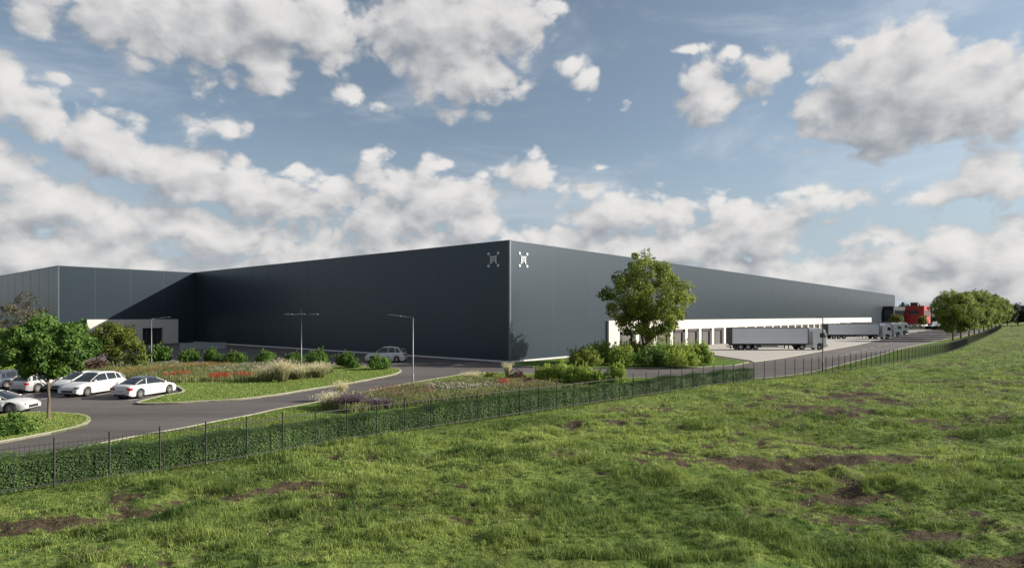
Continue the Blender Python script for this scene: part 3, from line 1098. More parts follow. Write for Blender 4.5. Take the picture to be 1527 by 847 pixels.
# small tree on the near left island
make_tree('small dense round tree with a thin trunk on the left island', 'tree', P(72, 628), 6.15, 2.75, 1.95, 2.3, .075, 110, 300, .15, .5, M['leaf_deep'], 22, top=.85, low=.85)
# left background
make_tree('wispy grey brown tree behind the parked cars at the far left', 'tree', AT(38, 74), 9.2, 3.3, 3.9, 2.0, .14, 60, 110, .17, .55, M['leaf_olive'], 23, top=.45, low=1.0)
make_bush('shrub', 'yellow green shrub at the far left edge below the wispy tree', 'shrub', AT(0, 66), 2.6, 4.6, 26, 260, .22, M['leaf_lime'], 24, tl=.1, th=.6)
make_bush('shrub', 'dark green shrub behind the small round tree', 'shrub', AT(62, 70), 3.2, 4.8, 26, 260, .22, M['leaf_deep'], 34)
make_tree('broad bushy golden green tree in front of the white entrance', 'tree', AT(172, 70), 5.5, 3.1, 2.5, .8, .12, 70, 260, .2, .75, M['leaf_gold'], 25, top=.8, low=1.0, tl=.0, th=.7)
make_bush('shrub', 'bright green shrub against the white entrance, right of the golden tree', 'shrub', AT(204, 69), 1.4, 3.4, 18, 200, .2, M['leaf'], 26)
make_bush('shrub', 'rust brown low shrub at the foot of the golden tree', 'shrub', AT(142, 66), 1.4, 1.4, 12, 160, .16, M['leaf_rust'], 27)

# clipped round bushes along the back of the island
bl = [(236, 543.5, 1.7, 2.2, 'first'), (283, 543, 1.35, 1.7, 'second'), (316, 543.5, 1.5, 1.8, 'third'), (352, 544, 1.4, 1.5, 'fourth'), (397, 545, 1.6, 1.6, 'fifth'),
      (438, 545, 1.3, 1.4, 'sixth'), (474, 547, 1.5, 1.9, 'seventh'), (517, 550, 1.5, 1.7, 'eighth'), (566, 552.5, 1.4, 1.5, 'ninth')]
proto = None
for i, (x, y, rx, h, w) in enumerate(bl):
    lab = w + ' rounded green bush from the left along the back of the flower island'
    if i == 8: lab = 'small round bush at the right tip of the flower island by the kerb'
    if i == 0: lab = 'largest rounded bush of the island row, below the white entrance'
    if proto is None:
        proto = make_bush('round_bush', lab, 'bush', P(x, y), 1.5, 1.7, 30, 300, .15, M['leaf_deep'], 40, 'rounded bushes behind the flower island')
        o = proto
    else:
        o = proto.copy(); COL.objects.link(o)
        o['label'] = lab
    o.location = (*P(x, y), .1)
    o.scale = (rx / 1.5, rx / 1.5, h / 1.7)
    o.scale[1] *= 1 + .18 * math.sin(i * 2.3)
    o.rotation_euler = (0, 0, i * 1.3)

# shrubs round the main tree: dark row, with lime tops
sh = [(872, 547, 1.9, 2.1, 'leaf', 'dark leafy shrub at the left end of the row under the tall tree'),
      (897, 541, 1.9, 2.6, 'leaf_lime', 'lime green shrub in front of the first white dock pillar'),
      (925, 545, 2.1, 2.5, 'leaf_lime', 'mid green shrub just left of the tall tree trunk'),
      (950, 541, 2.3, 3.0, 'leaf', 'taller green shrub at the foot of the tall tree'),
      (975, 548, 2.4, 2.2, 'leaf_deep', 'low spreading dark shrub in front of the tall tree'),
      (990, 541, 2.2, 2.8, 'leaf_lime', 'yellow green shrub right behind the low dark shrub'),
      (1012, 548.5, 2.5, 2.0, 'leaf_lime', 'low green mound shrub near the lawn edge under the docks'),
      (1020, 541, 1.9, 2.5, 'leaf_lime', 'yellowish shrub second from the right end of the row under the docks'),
      (1044, 545.5, 1.7, 2.5, 'leaf_lime', 'upright green shrub at the right end of the row beside the yard')]
for i, (x, y, rx, h, m, lab) in enumerate(sh):
    make_bush('shrub', lab, 'shrub', P(x, y), rx * 1.08, h * 1.05, 30, 340, .15, M[m], 60 + i, 'shrubs under the tall tree')
# bright lime shrubs on the verge by the hedge
sl = [(815, 569, 1.35, 1.75, 'rounded lime green shrub at the left of the verge group'),
      (842, 571, 1.4, 1.9, 'tall lime green shrub second from left in the verge group'),
      (868, 573, 1.3, 1.55, 'lime green shrub in the middle of the verge group'),
      (893, 574, 1.2, 1.3, 'low lime green shrub right of the middle of the verge group'),
      (921, 574, 1.0, 1.95, 'yellow green upright shrub at the right end of the verge group')]
for i, (x, y, rx, h, lab) in enumerate(sl):
    make_bush('shrub', lab, 'shrub', P(x, y), rx, h, 30, 520, .085, M['leaf_lime'], 80 + i, 'lime shrubs on the verge', tl=.15 + (.25 if i == 4 else 0), th=.9)
make_bush('shrub', 'dark shrub with open twigs beside the near white car', 'shrub', P(22, 648), 1.15, .95, 20, 260, .10, M['leaf_deep'], 90)
make_bush('shrub', 'low green shrub at the frame edge on the near left island', 'shrub', P(-18, 655), 1.1, .9, 18, 240, .10, M['leaf_deep'], 91)

# avenue of trees by the far road
row = [(1421, 146), (1433, 160), (1445, 175), (1453, 192), (1460, 212), (1467, 232), (1474, 252), (1479, 275), (1485, 300), (1490, 325)]
pa = []
for s in (101, 102, 103):
    pa.append(None)
words_ = ['nearest', 'second', 'third', 'fourth', 'fifth', 'sixth', 'seventh', 'eighth', 'ninth', 'farthest']
for i, (x, D) in enumerate(row):
    lab = words_[i] + ' tree of the avenue beside the far road' if i else 'nearest and fullest tree of the avenue beside the far road'
    hh = 12.2 + min(i, 5) * .7
    if pa[i % 3] is None:
        pa[i % 3] = make_tree(lab, 'tree', AT(x, D), 12.5, 6.3, 5.7, 1.2, .2, 130, 220, .29, 1.25, M['leaf'], 110 + i, 'avenue trees beside the far road', top=.75, low=.85, tl=.1, th=.85)
        o = pa[i % 3]
    else:
        o = copy_tree(pa[i % 3])
        o['label'] = lab
    o.location = (*AT(x, D), 0.05)
    o.scale = (hh / 12.5 * .95, hh / 12.5 * .95, hh / 12.5)
    o.rotation_euler = (0, 0, i * 1.1)
# distant dark trees
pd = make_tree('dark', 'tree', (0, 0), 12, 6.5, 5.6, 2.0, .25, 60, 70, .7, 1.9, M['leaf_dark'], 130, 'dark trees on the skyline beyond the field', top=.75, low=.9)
first = True
spots = [(1502, 335), (1518, 350), (1534, 345), (1550, 352), (1568, 345), (1588, 350), (1610, 344), (1636, 350), (1664, 345), (1695, 350), (1402, 420), (1412, 430)]
for i, (x, D) in enumerate(spots):
    o = pd if first else copy_tree(pd)
    first = False
    o['label'] = ('dark skyline tree right of the avenue, nearest to it' if i == 0 else 'dark skyline tree at the right edge beyond the field crest' if i == 1
                  else 'dark tree behind the grey green low building' if x in (1402, 1412) else 'dark distant tree of the skyline past the right edge')
    o.location = (*AT(x, D), 0)
    o.rotation_euler = (0, 0, i * .9)
    s = 1.0 + .12 * math.sin(i * 2.1)
    o.scale = (s, s, s)
make_tree('small yellow green tree before the dark office block', 'tree', AT(1336, 262), 7.5, 3.0, 3.0, 1.6, .12, 26, 60, .5, 1.0, M['leaf_gold'], 140)
make_tree('small autumn tinted tree in front of the red building', 'tree', AT(1377, 272), 6.6, 2.6, 2.6, 1.4, .12, 26, 60, .5, .9, M['leaf_gold'], 141)
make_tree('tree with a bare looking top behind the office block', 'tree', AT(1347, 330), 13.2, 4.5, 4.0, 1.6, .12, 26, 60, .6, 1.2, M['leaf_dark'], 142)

# hedges ------------------------------------------------------------------
def hedge_mesh(line, w, h, per_m, size, seed):
    r = np.random.default_rng(seed)
    pts = np.array(line)
    seg = np.linalg.norm(np.diff(pts, axis=0), axis=1)
    cum = np.concatenate(([0], np.cumsum(seg)))
    L = cum[-1]
    n = int(L * per_m)
    s = r.uniform(0, L, n)
    x = np.interp(s, cum, pts[:, 0]); y = np.interp(s, cum, pts[:, 1])
    i = np.clip(np.searchsorted(cum, s) - 1, 0, len(seg) - 1)
    d = (pts[i + 1] - pts[i]) / seg[i][:, None]
    nx, ny = -d[:, 1], d[:, 0]
    bump = 1 + (vnoise(s * .5, s * 0, 5) - .5) * .22 + (vnoise(s * 3, s * 0, 6) - .5) * .14
    face = r.uniform(0, 1, n)
    a = np.where(face < .42, r.uniform(-1, 1, n), np.where(face < .78, -1.0, 1.0))
    z = np.where(face < .42, 1.0, r.uniform(0, 1, n))
    a = a + r.normal(0, .07, n); z = z + r.normal(0, .05, n)
    px = x + nx * a * w / 2 * bump; py = y + ny * a * w / 2 * bump; pz = z * h * bump
    nm = np.stack((nx * a * (z < .97), ny * a * (z < .97), (z > .9) * 1.6 + .3), 1) + r.normal(0, .45, (n, 3))
    nm /= np.linalg.norm(nm, axis=1)[:, None]
    t = np.cross(nm, r.normal(size=(n, 3))); t /= np.linalg.norm(t, axis=1)[:, None]
    b = np.cross(nm, t)
    sz = size * r.uniform(.6, 1.3, n)[:, None]
    p = np.stack((px, py, pz), 1)
    V = np.stack((p - t * sz * .5, p + b * sz * .35, p + t * sz * .5, p - b * sz * .35), 1)
    tint = np.clip(.35 + (vnoise(s * 1.3, z * 3, 9) - .5) * .7 + r.uniform(-.25, .25, n), 0, 1)
    return npmesh('hedge', V.reshape(-1, 3), np.arange(n * 4), 4, np.repeat(tint, 4))


hx = np.linspace(-34, 22.4, 60)
hl = np.array(ex([(x, float(yfence(x))) for x in hx], 0.95))
hedge = empty('hedge', (0, 0, .1), label='long clipped dark green hedge running just inside the railing', cat='hedge')
link('foliage', hedge_mesh(hl, 1.1, .98, 4600, .058, 3), M['hedge'], hedge)
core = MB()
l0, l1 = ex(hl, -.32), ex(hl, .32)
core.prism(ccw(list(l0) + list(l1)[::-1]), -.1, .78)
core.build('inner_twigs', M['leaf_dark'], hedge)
fl2 = [AT(1352, 262), AT(1380, 268), AT(1412, 262)]
fh = link('hedge', hedge_mesh(fl2, 1.2, 1.3, 420, .3, 4), M['leaf_dark'], None, (0, 0, 0), label='dark low hedge crossing in front of the red building', cat='hedge')

# ------------------------------------------------------------------ flower beds
def flowers(name, polys, seed, label, h=(.35, .75), stems=9000):
    """wild planting: greenery blades and small petals in drifts"""
    r = np.random.default_rng(seed)
    root = empty(name, (0, 0, 0), label=label, kind='stuff')
    for poly in polys[:1]:
        x, y = scatter(poly, stems, r)
        v = fbm(x * .5, y * .5, seed)
        hh = h[0] + (h[1] - h[0]) * v * r.uniform(.6, 1.3, stems)
        push(*blades(x, y, np.full(stems, .11), hh, .05, r.uniform(.1, .6, stems), r, np.clip(v + r.normal(0, .2, stems), 0, 1)))
        link('greenery', flush('greenery'), M['greenery'], root, kind='stuff')
        for (cname, m, cx_, cy_, rx_, ry_, n) in polys[1]:
            a, q = r.uniform(0, 2 * np.pi, n), np.sqrt(r.uniform(0, 1, n))
            c = P(cx_, cy_)
            D = c[1]
            wx = rx_ / FOC * D
            wy = (P(cx_, cy_ - ry_)[1] - P(cx_, cy_ + ry_)[1]) / 2
            x, y = c[0] + np.cos(a) * q * wx, c[1] + np.sin(a) * q * wy
            k = in_poly(x, y, poly) & (fbm(x * 1.2, y * 1.2, 77) > .42)
            x, y = x[k], y[k]
            z = .11 + h[0] + (h[1] - h[0]) * r.uniform(.1, .9, len(x))
            cl = np.stack((x, y, z, *(np.full(len(x), .06),) * 3, r.uniform(.2, .9, len(x))), 1)
            if len(cl) == 0: continue
            V, F, cc, t = leaves(cl[::2], 3, .085, r)
            link(cname, npmesh(cname, V, F, 4, t), M[m], root, kind='stuff')
    return root


M['greenery'] = leaf_mat('meadow_stalks', (0.06, 0.095, 0.03), (0.27, 0.28, 0.11))
M['f_white'] = leaf_mat('white_petal', (0.30, 0.27, 0.22), (0.52, 0.48, 0.42))
M['f_orange'] = leaf_mat('orange_petal', (0.22, 0.10, 0.03), (0.42, 0.20, 0.07))
M['f_red'] = leaf_mat('red_petal', (0.28, 0.012, 0.012), (0.55, 0.04, 0.03))
M['f_pink'] = leaf_mat('pink_petal', (0.18, 0.11, 0.08), (0.36, 0.22, 0.16))
bed1 = ccw([P(150, 567), P(225, 567), P(262, 574), P(300, 572), P(380, 571), P(470, 566), P(500, 557), P(490, 549), P(400, 546.5), P(300, 546), P(200, 545), P(90, 546), P(60, 556), P(130, 563)])
flowers('flower_bed', (bed1, [
    ('orange_blossoms', 'f_orange', 215, 560, 40, 5, 900), ('orange_blossoms', 'f_orange', 300, 551, 55, 2.5, 900), ('white_blossoms', 'f_white', 370, 555, 50, 6, 1500),
    ('red_blossoms', 'f_red', 265, 566, 14, 3.5, 350), ('red_blossoms', 'f_red', 350, 568, 36, 4, 700), ('pink_blossoms', 'f_pink', 430, 555, 50, 7, 900), ('red_blossoms', 'f_red', 328, 570, 10, 3, 260),
    ('white_blossoms', 'f_white', 240, 552, 70, 4, 500)]), 51, 'wildflower bed of red, orange and white blossoms on the kerbed island', stems=26000)
bed2 = ccw([P(480, 613), P(500, 598), P(560, 590), P(620, 580), P(690, 572), P(740, 570), P(790, 574), P(850, 582), P(880, 580), P(800, 590), P(700, 600), P(600, 611), P(520, 620)])
flowers('flower_bed', (bed2, [
    ('pink_blossoms', 'f_pink', 600, 594, 50, 8, 1400), ('white_blossoms', 'f_white', 690, 586, 60, 6, 1200), ('red_blossoms', 'f_red', 752, 580, 12, 3, 260),
    ('pink_blossoms', 'f_pink', 780, 583, 60, 6, 900), ('white_blossoms', 'f_white', 520, 604, 40, 6, 500)]), 52, 'mixed dry grasses and pale blossoms on the verge behind the hedge', stems=20000)


def plume_grass(label, loc, h, spread, n, m, seed, group, w=.03, name='ornamental_grass'):
    h, spread = h * 1.08, spread * 1.1
    r = np.random.default_rng(seed)
    a, q = r.uniform(0, 2 * np.pi, n), np.sqrt(r.uniform(0, 1, n))
    x, y = np.cos(a) * q * spread * .35, np.sin(a) * q * spread * .35
    hh = h * r.uniform(.6, 1.1, n)
    lean = q * spread / h * r.uniform(.5, 1.2, n)
    # blades fan outwards
    V, F, c, t = blades(x, y, np.zeros(n), hh, w, np.zeros(n) + .05, r, np.zeros(n))
    V = V.reshape(n, 5, 3)
    ox, oy = np.cos(a) * lean * hh, np.sin(a) * lean * hh
    V[:, 2:4, 0] += (ox * .35)[:, None]; V[:, 2:4, 1] += (oy * .35)[:, None]
    V[:, 4, 0] += ox; V[:, 4, 1] += oy; V[:, 4, 2] -= hh * lean * .3
    T = np.zeros((n, 5)); T[:, 0:2] = .05; T[:, 2:4] = .45; T[:, 4] = 1
    # feathery heads
    k = r.uniform(0, 1, n) < .4
    tips = V[k, 4]
    cl = np.stack((tips[:, 0], tips[:, 1], tips[:, 2], *(np.full(k.sum(), .025),) * 2, np.full(k.sum(), .14), r.uniform(.6, 1, k.sum())), 1)
    V2, F2, c2, t2 = leaves(cl, 7, .05, r)
    me = npmesh(name, np.concatenate((V.reshape(-1, 3), V2)), np.concatenate((F, F2 + n * 5)), np.concatenate((c, np.full(len(t2) // 4, 4))), np.concatenate((T.ravel(), t2)))
    return link(name, me, m, None, (*loc, .11), 0, label=label, cat='ornamental grass', group=group)


gg = 'feathery ornamental grasses'
plume_grass('tallest cream plumed grass clump on the flower island', P(421, 571), 1.9, 1.0, 900, M['plume'], 1, gg)
plume_grass('cream plumed grass clump just left of the tallest one', P(397, 571), 1.35, 1.1, 700, M['plume'], 2, gg)
plume_grass('cream plumed grass clump at the foot of the twin lamp', P(445, 567), 1.35, 1.1, 700, M['plume'], 3, gg)
plume_grass('rounded blond grass clump right of the twin lamp', P(476, 565), 1.45, 1.2, 900, M['plume'], 4, gg)
plume_grass('pale white plumed grass at the kerb left of the purple grass', P(497, 611), 1.0, .9, 700, M['plume'], 5, gg)
plume_grass('yellow upright grass behind the purple grass', P(508, 598), 1.2, .5, 500, M['plume'], 6, gg)
plume_grass('dark purple grass clump near the hedge', P(522, 614), 1.05, .9, 1100, M['purple'], 7, gg)
plume_grass('flat purple brown grass clump right of the dark purple one', P(566, 611), .65, .9, 800, M['purple'], 8, gg)
plume_grass('pale fan of white grass by the road left of the lime shrubs', P(704, 569), .85, 1.0, 600, M['plume'], 9, gg)
plume_grass('small yellow plumed grass beside the rusty shrub', P(757, 566), 1.35, .4, 400, M['plume'], 10, gg)
make_bush('shrub', 'small golden shrub by the road left of the rusty one', 'shrub', P(731, 570), .75, .9, 16, 220, .09, M['leaf_gold'], 95, tl=.3, th=1)
make_bush('shrub', 'low dark green shrub below the white fan grass', 'shrub', P(704, 572), .9, .5, 14, 220, .09, M['leaf'], 96)
make_bush('shrub', 'rusty brown shrub left of the lime green group', 'shrub', P(768, 572), .95, 1.2, 18, 260, .09, M['leaf_rust'], 97)
make_bush('shrub', 'low rust and grey shrub touching the lime green group', 'shrub', P(787, 577), .8, .75, 14, 220, .09, M['leaf_rust'], 98)


def boulder(label, loc, s, seed):
    r = np.random.default_rng(seed)
    import bmesh
    bm = bmesh.new()
    bmesh.ops.create_icosphere(bm, subdivisions=3, radius=1)
    for v in bm.verts:
        k = 1 + .18 * math.sin(v.co.x * 3 + seed) * math.cos(v.co.y * 4) + r.uniform(-.03, .03)
        v.co = Vector((v.co.x * s[0] * k, v.co.y * s[1] * k, max(-.1, v.co.z * s[2] * k)))
    me = bpy.data.meshes.new('boulder')
    bm.to_mesh(me); bm.free()
    return link('boulder', me, M['stone'], None, (*loc, .12), 0, label=label, cat='boulder')


boulder('rounded grey stone among the planting behind the hedge', P(563, 608), (.6, .45, .5), 3)

# ------------------------------------------------------------------ fence
pts = np.array([(x, float(yfence(x))) for x in np.linspace(-30, 250, 1400)])
seg = np.linalg.norm(np.diff(pts, axis=0), axis=1)
cum = np.concatenate(([0], np.cumsum(seg)))
STEP = 1.6
nb = int(cum[-1] / STEP)
fpts = np.stack((np.interp(np.arange(nb + 1) * STEP, cum, pts[:, 0]), np.interp(np.arange(nb + 1) * STEP, cum, pts[:, 1])), 1)
fence = empty('fence', (float(fpts[0][0]), float(fpts[0][1]), .1), label='long dark steel railing fence of thin uprights along the field edge', cat='fence')
ox, oy = fpts[0]


def post_mb(mb, x, y):
    mb.box(x - .022, x + .022, y - .022, y + .022, -.2, 1.72)
    mb.box(x - .027, x + .027, y - .027, y + .027, 1.72, 1.74)


def panel_mb(mb, a, b, nbars=12):
    d = (b - a); L = np.linalg.norm(d); d = d / L; n = np.array((-d[1], d[0])) * .012
    for z in (.14, 1.5):
        q = [a - n, b - n, b + n, a + n]
        mb.hexa([(*p, z) for p in q] + [(*p, z + .035) for p in q])
    for k in range(1, nbars):
        c = a + d * L * k / nbars
        r_ = .005
        mb.box(c[0] - r_, c[0] + r_, c[1] - r_, c[1] + r_, .08, 1.6)


post_me = MB(); post_mb(post_me, 0, 0); post_me = post_me.mesh('post')
rest_p, rest_b = MB(), MB()
i0 = 6
for i in range(nb + 1):
    p = fpts[i] - (ox, oy)
    if i < i0 or i >= i0 + 99:
        post_mb(rest_p, p[0], p[1])
    else:
        link('post', post_me, M['fence'], fence, (p[0], p[1], 0))
    if i < nb:
        q = fpts[i + 1] - (ox, oy)
        if i < i0 or i >= i0 + 99:
            panel_mb(rest_b, p, q, 12 if i < i0 else 3)
        else:
            b = MB(); panel_mb(b, np.zeros(2), q - p)
            b.build('railing_panel', M['fence'], fence, loc=(p[0], p[1], 0))
rest_p.build('post', M['fence'], fence, kind='stuff')
rest_b.build('railing_panel', M['fence'], fence, kind='stuff')

# ------------------------------------------------------------------ lamps
def lamp_single(label, loc, h, arm, az, group='single arm street lamps'):
    root = empty('street_lamp', (*loc, .0), az, label=label, cat='street lamp', group=group)
    MB().tube([(0, 0, -.1), (0, 0, .8), (0, 0, .82), (0, 0, h - .15), (0.03, 0, h)], [.075, .075, .045, .035, .035], 10).build('pole', M['pole'], root)
    MB().tube([(0.02, 0, h - .02), (arm * .25, 0, h + .03), (arm * .62, 0, h + .09)], .032, 8).build('arm', M['pole'], root)
    a = MB()
    x0, x1, z0 = arm * .52, arm * 1.05, h + .07
    a.hexa([(x0, -.09, z0), (x1, -.14, z0 + .12), (x1, .14, z0 + .12), (x0, .09, z0), (x0, -.09, z0 + .09), (x1, -.14, z0 + .19), (x1, .14, z0 + .19), (x0, .09, z0 + .09)])
    a.build('lamp_head', M['pole'], root, bevel=.02)
    return root


lamp_single('tall grey street lamp at the kerb beside the van, arm pointing left', P(616, 571), 5.85, 2.15, math.radians(176))
lamp_single('grey street lamp before the white entrance, arm pointing right', P(226, 545), 5.6, 1.9, math.radians(12))
tw = empty('street_lamp', (*P(449.5, 556), 0.1), 0, label='twin headed grey street lamp on the flower island', cat='street lamp')
ht = 6.0
MB().tube([(0, 0, -.1), (0, 0, .8), (0, 0, .82), (0, 0, ht + .55)], [.075, .075, .045, .03], 10).build('pole', M['pole'], tw)
MB().tube([(-1.3, 0, ht), (1.3, 0, ht)], .03, 8).build('arm', M['pole'], tw)
for s in (-1, 1):
    MB().box(min(s * .95, s * 1.75), max(s * .95, s * 1.75), -.14, .14, ht - .02, ht + .1).build('lamp_head', M['pole'], tw, bevel=.02)
MB().box(-.35, .35, -.08, .08, ht - .03, ht + .1).build('bracket', M['pole'], tw, bevel=.02)
sp_ = empty('street_lamp', (*P(1227, 556), 0.1), 0, label='slender brown lamp post at the fence in front of the lorry cab', cat='street lamp')
MB().tube([(0, 0, -.1), (0, 0, .9), (0, 0, .92), (0, 0, 5.6)], [.09, .09, .065, .05], 10).build('pole', M['fence'], sp_)
MB().tube([(0, 0, 5.58), (0, .45, 5.66), (0, .9, 5.68)], .03, 8).build('arm', M['fence'], sp_)
MB().box(-.1, .1, .75, 1.3, 5.63, 5.73).build('lamp_head', M['fence'], sp_, bevel=.02)

# ------------------------------------------------------------------ vehicles
def wheel(parent, x, y, r, w, side, dbl=False):
    """tyre with an alloy rim; side is +1/-1, the outward y direction"""
    n = 28
    t = MB()
    prof = [(r * .62, w / 2), (r * .9, w / 2), (r, w * .36), (r, -w * .36), (r * .9, -w / 2), (r * .62, -w / 2)]
    vs, fs = [], []
    for k in range(n):
        a = 2 * math.pi * k / n
        for (rr, yy) in prof:
            vs.append((math.cos(a) * rr, yy * side, math.sin(a) * rr))
    m = len(prof)
    for k in range(n):
        for j in range(m - 1):
            fs.append((k * m + j, k * m + j + 1, ((k + 1) % n) * m + j + 1, ((k + 1) % n) * m + j))
    t.add(vs, fs, True)
    ty = t.build('wheel', M['black'], parent, loc=(x, y, r))
    rim = MB()
    vs = [(math.cos(2 * math.pi * k / n) * r * .64, side * w * .30, math.sin(2 * math.pi * k / n) * r * .64) for k in range(n)]
    rim.add(vs, [tuple(range(n))])
    rb_ = rim.build('brake_disc', M['chassis'], ty)
    rim = MB()
    for k in range(10):          # spokes
        a = 2 * math.pi * k / 10
        c, s = math.cos(a), math.sin(a)
        wv = r * .055
        q = [(c * r * .08 - s * wv, s * r * .08 + c * wv), (c * r * .08 + s * wv, s * r * .08 - c * wv), (c * r * .6 + s * wv * .8, s * r * .6 - c * wv * .8), (c * r * .6 - s * wv * .8, s * r * .6 + c * wv * .8)]
        rim.hexa([(p[0], side * w * .36, p[1]) for p in q] + [(p[0], side * w * .45, p[1]) for p in q])
    for k in range(n):           # rim ring
        a0, a1 = 2 * math.pi * k / n, 2 * math.pi * (k + 1) / n
        rim.add([(math.cos(a0) * r * .56, side * w * .46, math.sin(a0) * r * .56), (math.cos(a1) * r * .56, side * w * .46, math.sin(a1) * r * .56),
                 (math.cos(a1) * r * .66, side * w * .46, math.sin(a1) * r * .66), (math.cos(a0) * r * .66, side * w * .46, math.sin(a0) * r * .66)], [(0, 1, 2, 3)])
    rim.tube([(0, side * w * .3, 0), (0, side * w * .47, 0)], r * .13, 10)
    rim.build('rim', M['rim'], ty)
    return ty


def make_car(label, cat_, loc, heading, L, Wd, Hh, paint, style, group=None, roof=None, name='car'):
    """heading: direction of the nose; x forward"""
    root = empty(name, (*loc, .012), heading, label=label, cat=cat_, group=group)
    hl, hw = L / 2, Wd / 2
    if style == 'coupe':
        belt = [(-hl, .62), (-hl + .06, .86), (-hl + .35, .95), (-1.2, .97), (.6, .93), (1.0, .90), (1.6, .84), (hl - .25, .73), (hl - .05, .64), (hl, .54)]
        roofl = [(-1.75, .97), (-1.3, 1.17), (-.7, 1.36), (-.15, 1.42), (.25, 1.38), (.75, 1.15), (1.2, .92)]
        rf = (-.95, .35)
    elif style == 'suv':
        belt = [(-hl, .72), (-hl + .05, .98), (-hl + .2, 1.06), (-1.2, 1.08), (.8, 1.02), (1.2, .99), (1.8, .92), (hl - .2, .80), (hl - .04, .66), (hl, .55)]
        roofl = [(-hl + .14, 1.06), (-hl + .42, 1.42), (-1.3, 1.62), (-.4, 1.68), (.2, 1.64), (.75, 1.36), (1.3, 1.0)]
        rf = (-1.78, .25)
    else:   # hatch / estate
        belt = [(-hl, .66), (-hl + .05, .88), (-hl + .2, .96), (-1.2, .97), (.8, .93), (1.1, .92), (1.7, .84), (hl - .2, .72), (hl - .04, .60), (hl, .50)]
        roofl = [(-hl + .12, .96), (-hl + .45, 1.26), (-1.4, 1.42), (-.4, 1.48), (.15, 1.44), (.7, 1.18), (1.2, .93)]
        rf = (-1.7, .2)
    ks_ = Hh / max(z for _, z in roofl)
    belt = [(x, z * ks_) for x, z in belt]; roofl = [(x, z * ks_) for x, z in roofl]
    wb = L * .3; xf, xr = wb + L * .015, -wb + .0
    wr = .33 * (1 if style != 'suv' else 1.08)
    xs = sorted(set(list(np.linspace(-hl, hl, 61)) + [xf - wr - .05, xf + wr + .05, xr - wr - .05, xr + wr + .05, -hl + .04, hl - .04, -hl + .015, hl - .015]))
    bx, bz = [p[0] for p in belt], [p[1] for p in belt]
    rings = []
    for x in xs:
        zt = float(np.interp(x, bx, bz))
        e = abs(x) / hl
        w = hw * (1 - .05 * e ** 3 - .11 * max(0, (e - .86) / .14) ** 2)
        zb = .20 + .10 * max(0, (e - .9) / .1)
        arch = False
        for xc in (xf, xr):
            d = abs(x - xc)
            if d < wr + .05:
                zb = max(zb, wr + math.sqrt(max(0, (wr + .055) ** 2 - d * d)))
        zb = min(zb, zt - .12)
        zm = max(zb + .02, min(.5 * ks_, zt - .1)); zs = max(zm + .02, zt - .10)
        rings.append([(x, w * .94, zb), (x, w, zm), (x, w * .985, zs), (x, w * .91, zt - .02), (x, w * .6, zt + .015), (x, 0, zt + .03)])
    b = MB()
    n = 11
    vs = []
    for rg in rings:
        vs += rg + [(p[0], -p[1], p[2]) for p in reversed(rg[:-1])]
    fs = []
    for i in range(len(rings) - 1):
        for j in range(n - 1):
            fs.append((i * n + j, i * n + j + 1, (i + 1) * n + j + 1, (i + 1) * n + j))
    b.add(vs, fs, True)
    b.f += [tuple(reversed(range(n))), tuple((len(rings) - 1) * n + j for j in range(n))]; b.s += [False, False]
    body = b.build('body', paint, root)
    MB().box(-hl + .12, hl - .12, -hw * .80, hw * .80, .19, .62).build('underbody', M['black'], root)
    # greenhouse
    gx, gz = [p[0] for p in roofl], [p[1] for p in roofl]
    vs, fs = [], []
    st = list(np.linspace(gx[0], gx[-1], 22))
    hw_ = lambda x: hw * (1 - .05 * (abs(x) / hl) ** 3)
    for x in st:
        zr = float(np.interp(x, gx, gz)); zt = float(np.interp(x, bx, bz)) - .02
        wbt = hw_(x) * .89
        k = max(0., (zr - zt) / (max(gz) - .93 * ks_))
        wtop = wbt - .22 * min(1, k)
        vs += [(x, wbt, zt), (x, wtop, max(zr - .05 * k, zt + .005)), (x, wtop * .7, zr + .0), (x, 0, zr + .012), (x, -wtop * .7, zr), (x, -wtop, max(zr - .05 * k, zt + .005)), (x, -wbt, zt)]
    for i in range(len(st) - 1):
        for j in range(6):
            fs.append((i * 7 + j, i * 7 + j + 1, (i + 1) * 7 + j + 1, (i + 1) * 7 + j))
    gl = MB(); gl.add(vs, fs, True)
    gl.build('windows', M['glass'], root)
    # painted roof and pillars just proud of the glass
    rp = MB()
    s2 = [x for x in np.linspace(rf[0], rf[1], 12)]
    vs, fs = [], []
    for x in s2:
        zr = float(np.interp(x, gx, gz)); zt = float(np.interp(x, bx, bz)) - .02
        k = max(0., (zr - zt) / (max(gz) - .93 * ks_)); wbt = hw_(x) * .89
        wtop = wbt - .22 * min(1, k)
        zz = zr - .05 * k
        vs += [(x, wtop + .028, zz - .055), (x, wtop + .012, zz + .012), (x, wtop * .7, zr + .014), (x, 0, zr + .028), (x, -wtop * .7, zr + .014), (x, -wtop - .012, zz + .012), (x, -wtop - .028, zz - .055)]
    for i in range(len(s2) - 1):
        for j in range(6):
            fs.append((i * 7 + j, i * 7 + j + 1, (i + 1) * 7 + j + 1, (i + 1) * 7 + j))
    rp.add(vs, fs, True)
    rp.build('roof', roof or paint, root)
    def surf(x, f, out=.012):
        zr = float(np.interp(x, gx, gz)); zt = float(np.interp(x, bx, bz)) - .02
        k = max(0., (zr - zt) / (max(gz) - .93 * ks_)); wbt = hw_(x) * .89
        wtop = wbt - .22 * min(1, k)
        z1 = max(zr - .05 * k, zt + .005)
        return (x, wbt + (wtop - wbt) * f + out, zt + (z1 - zt) * f)

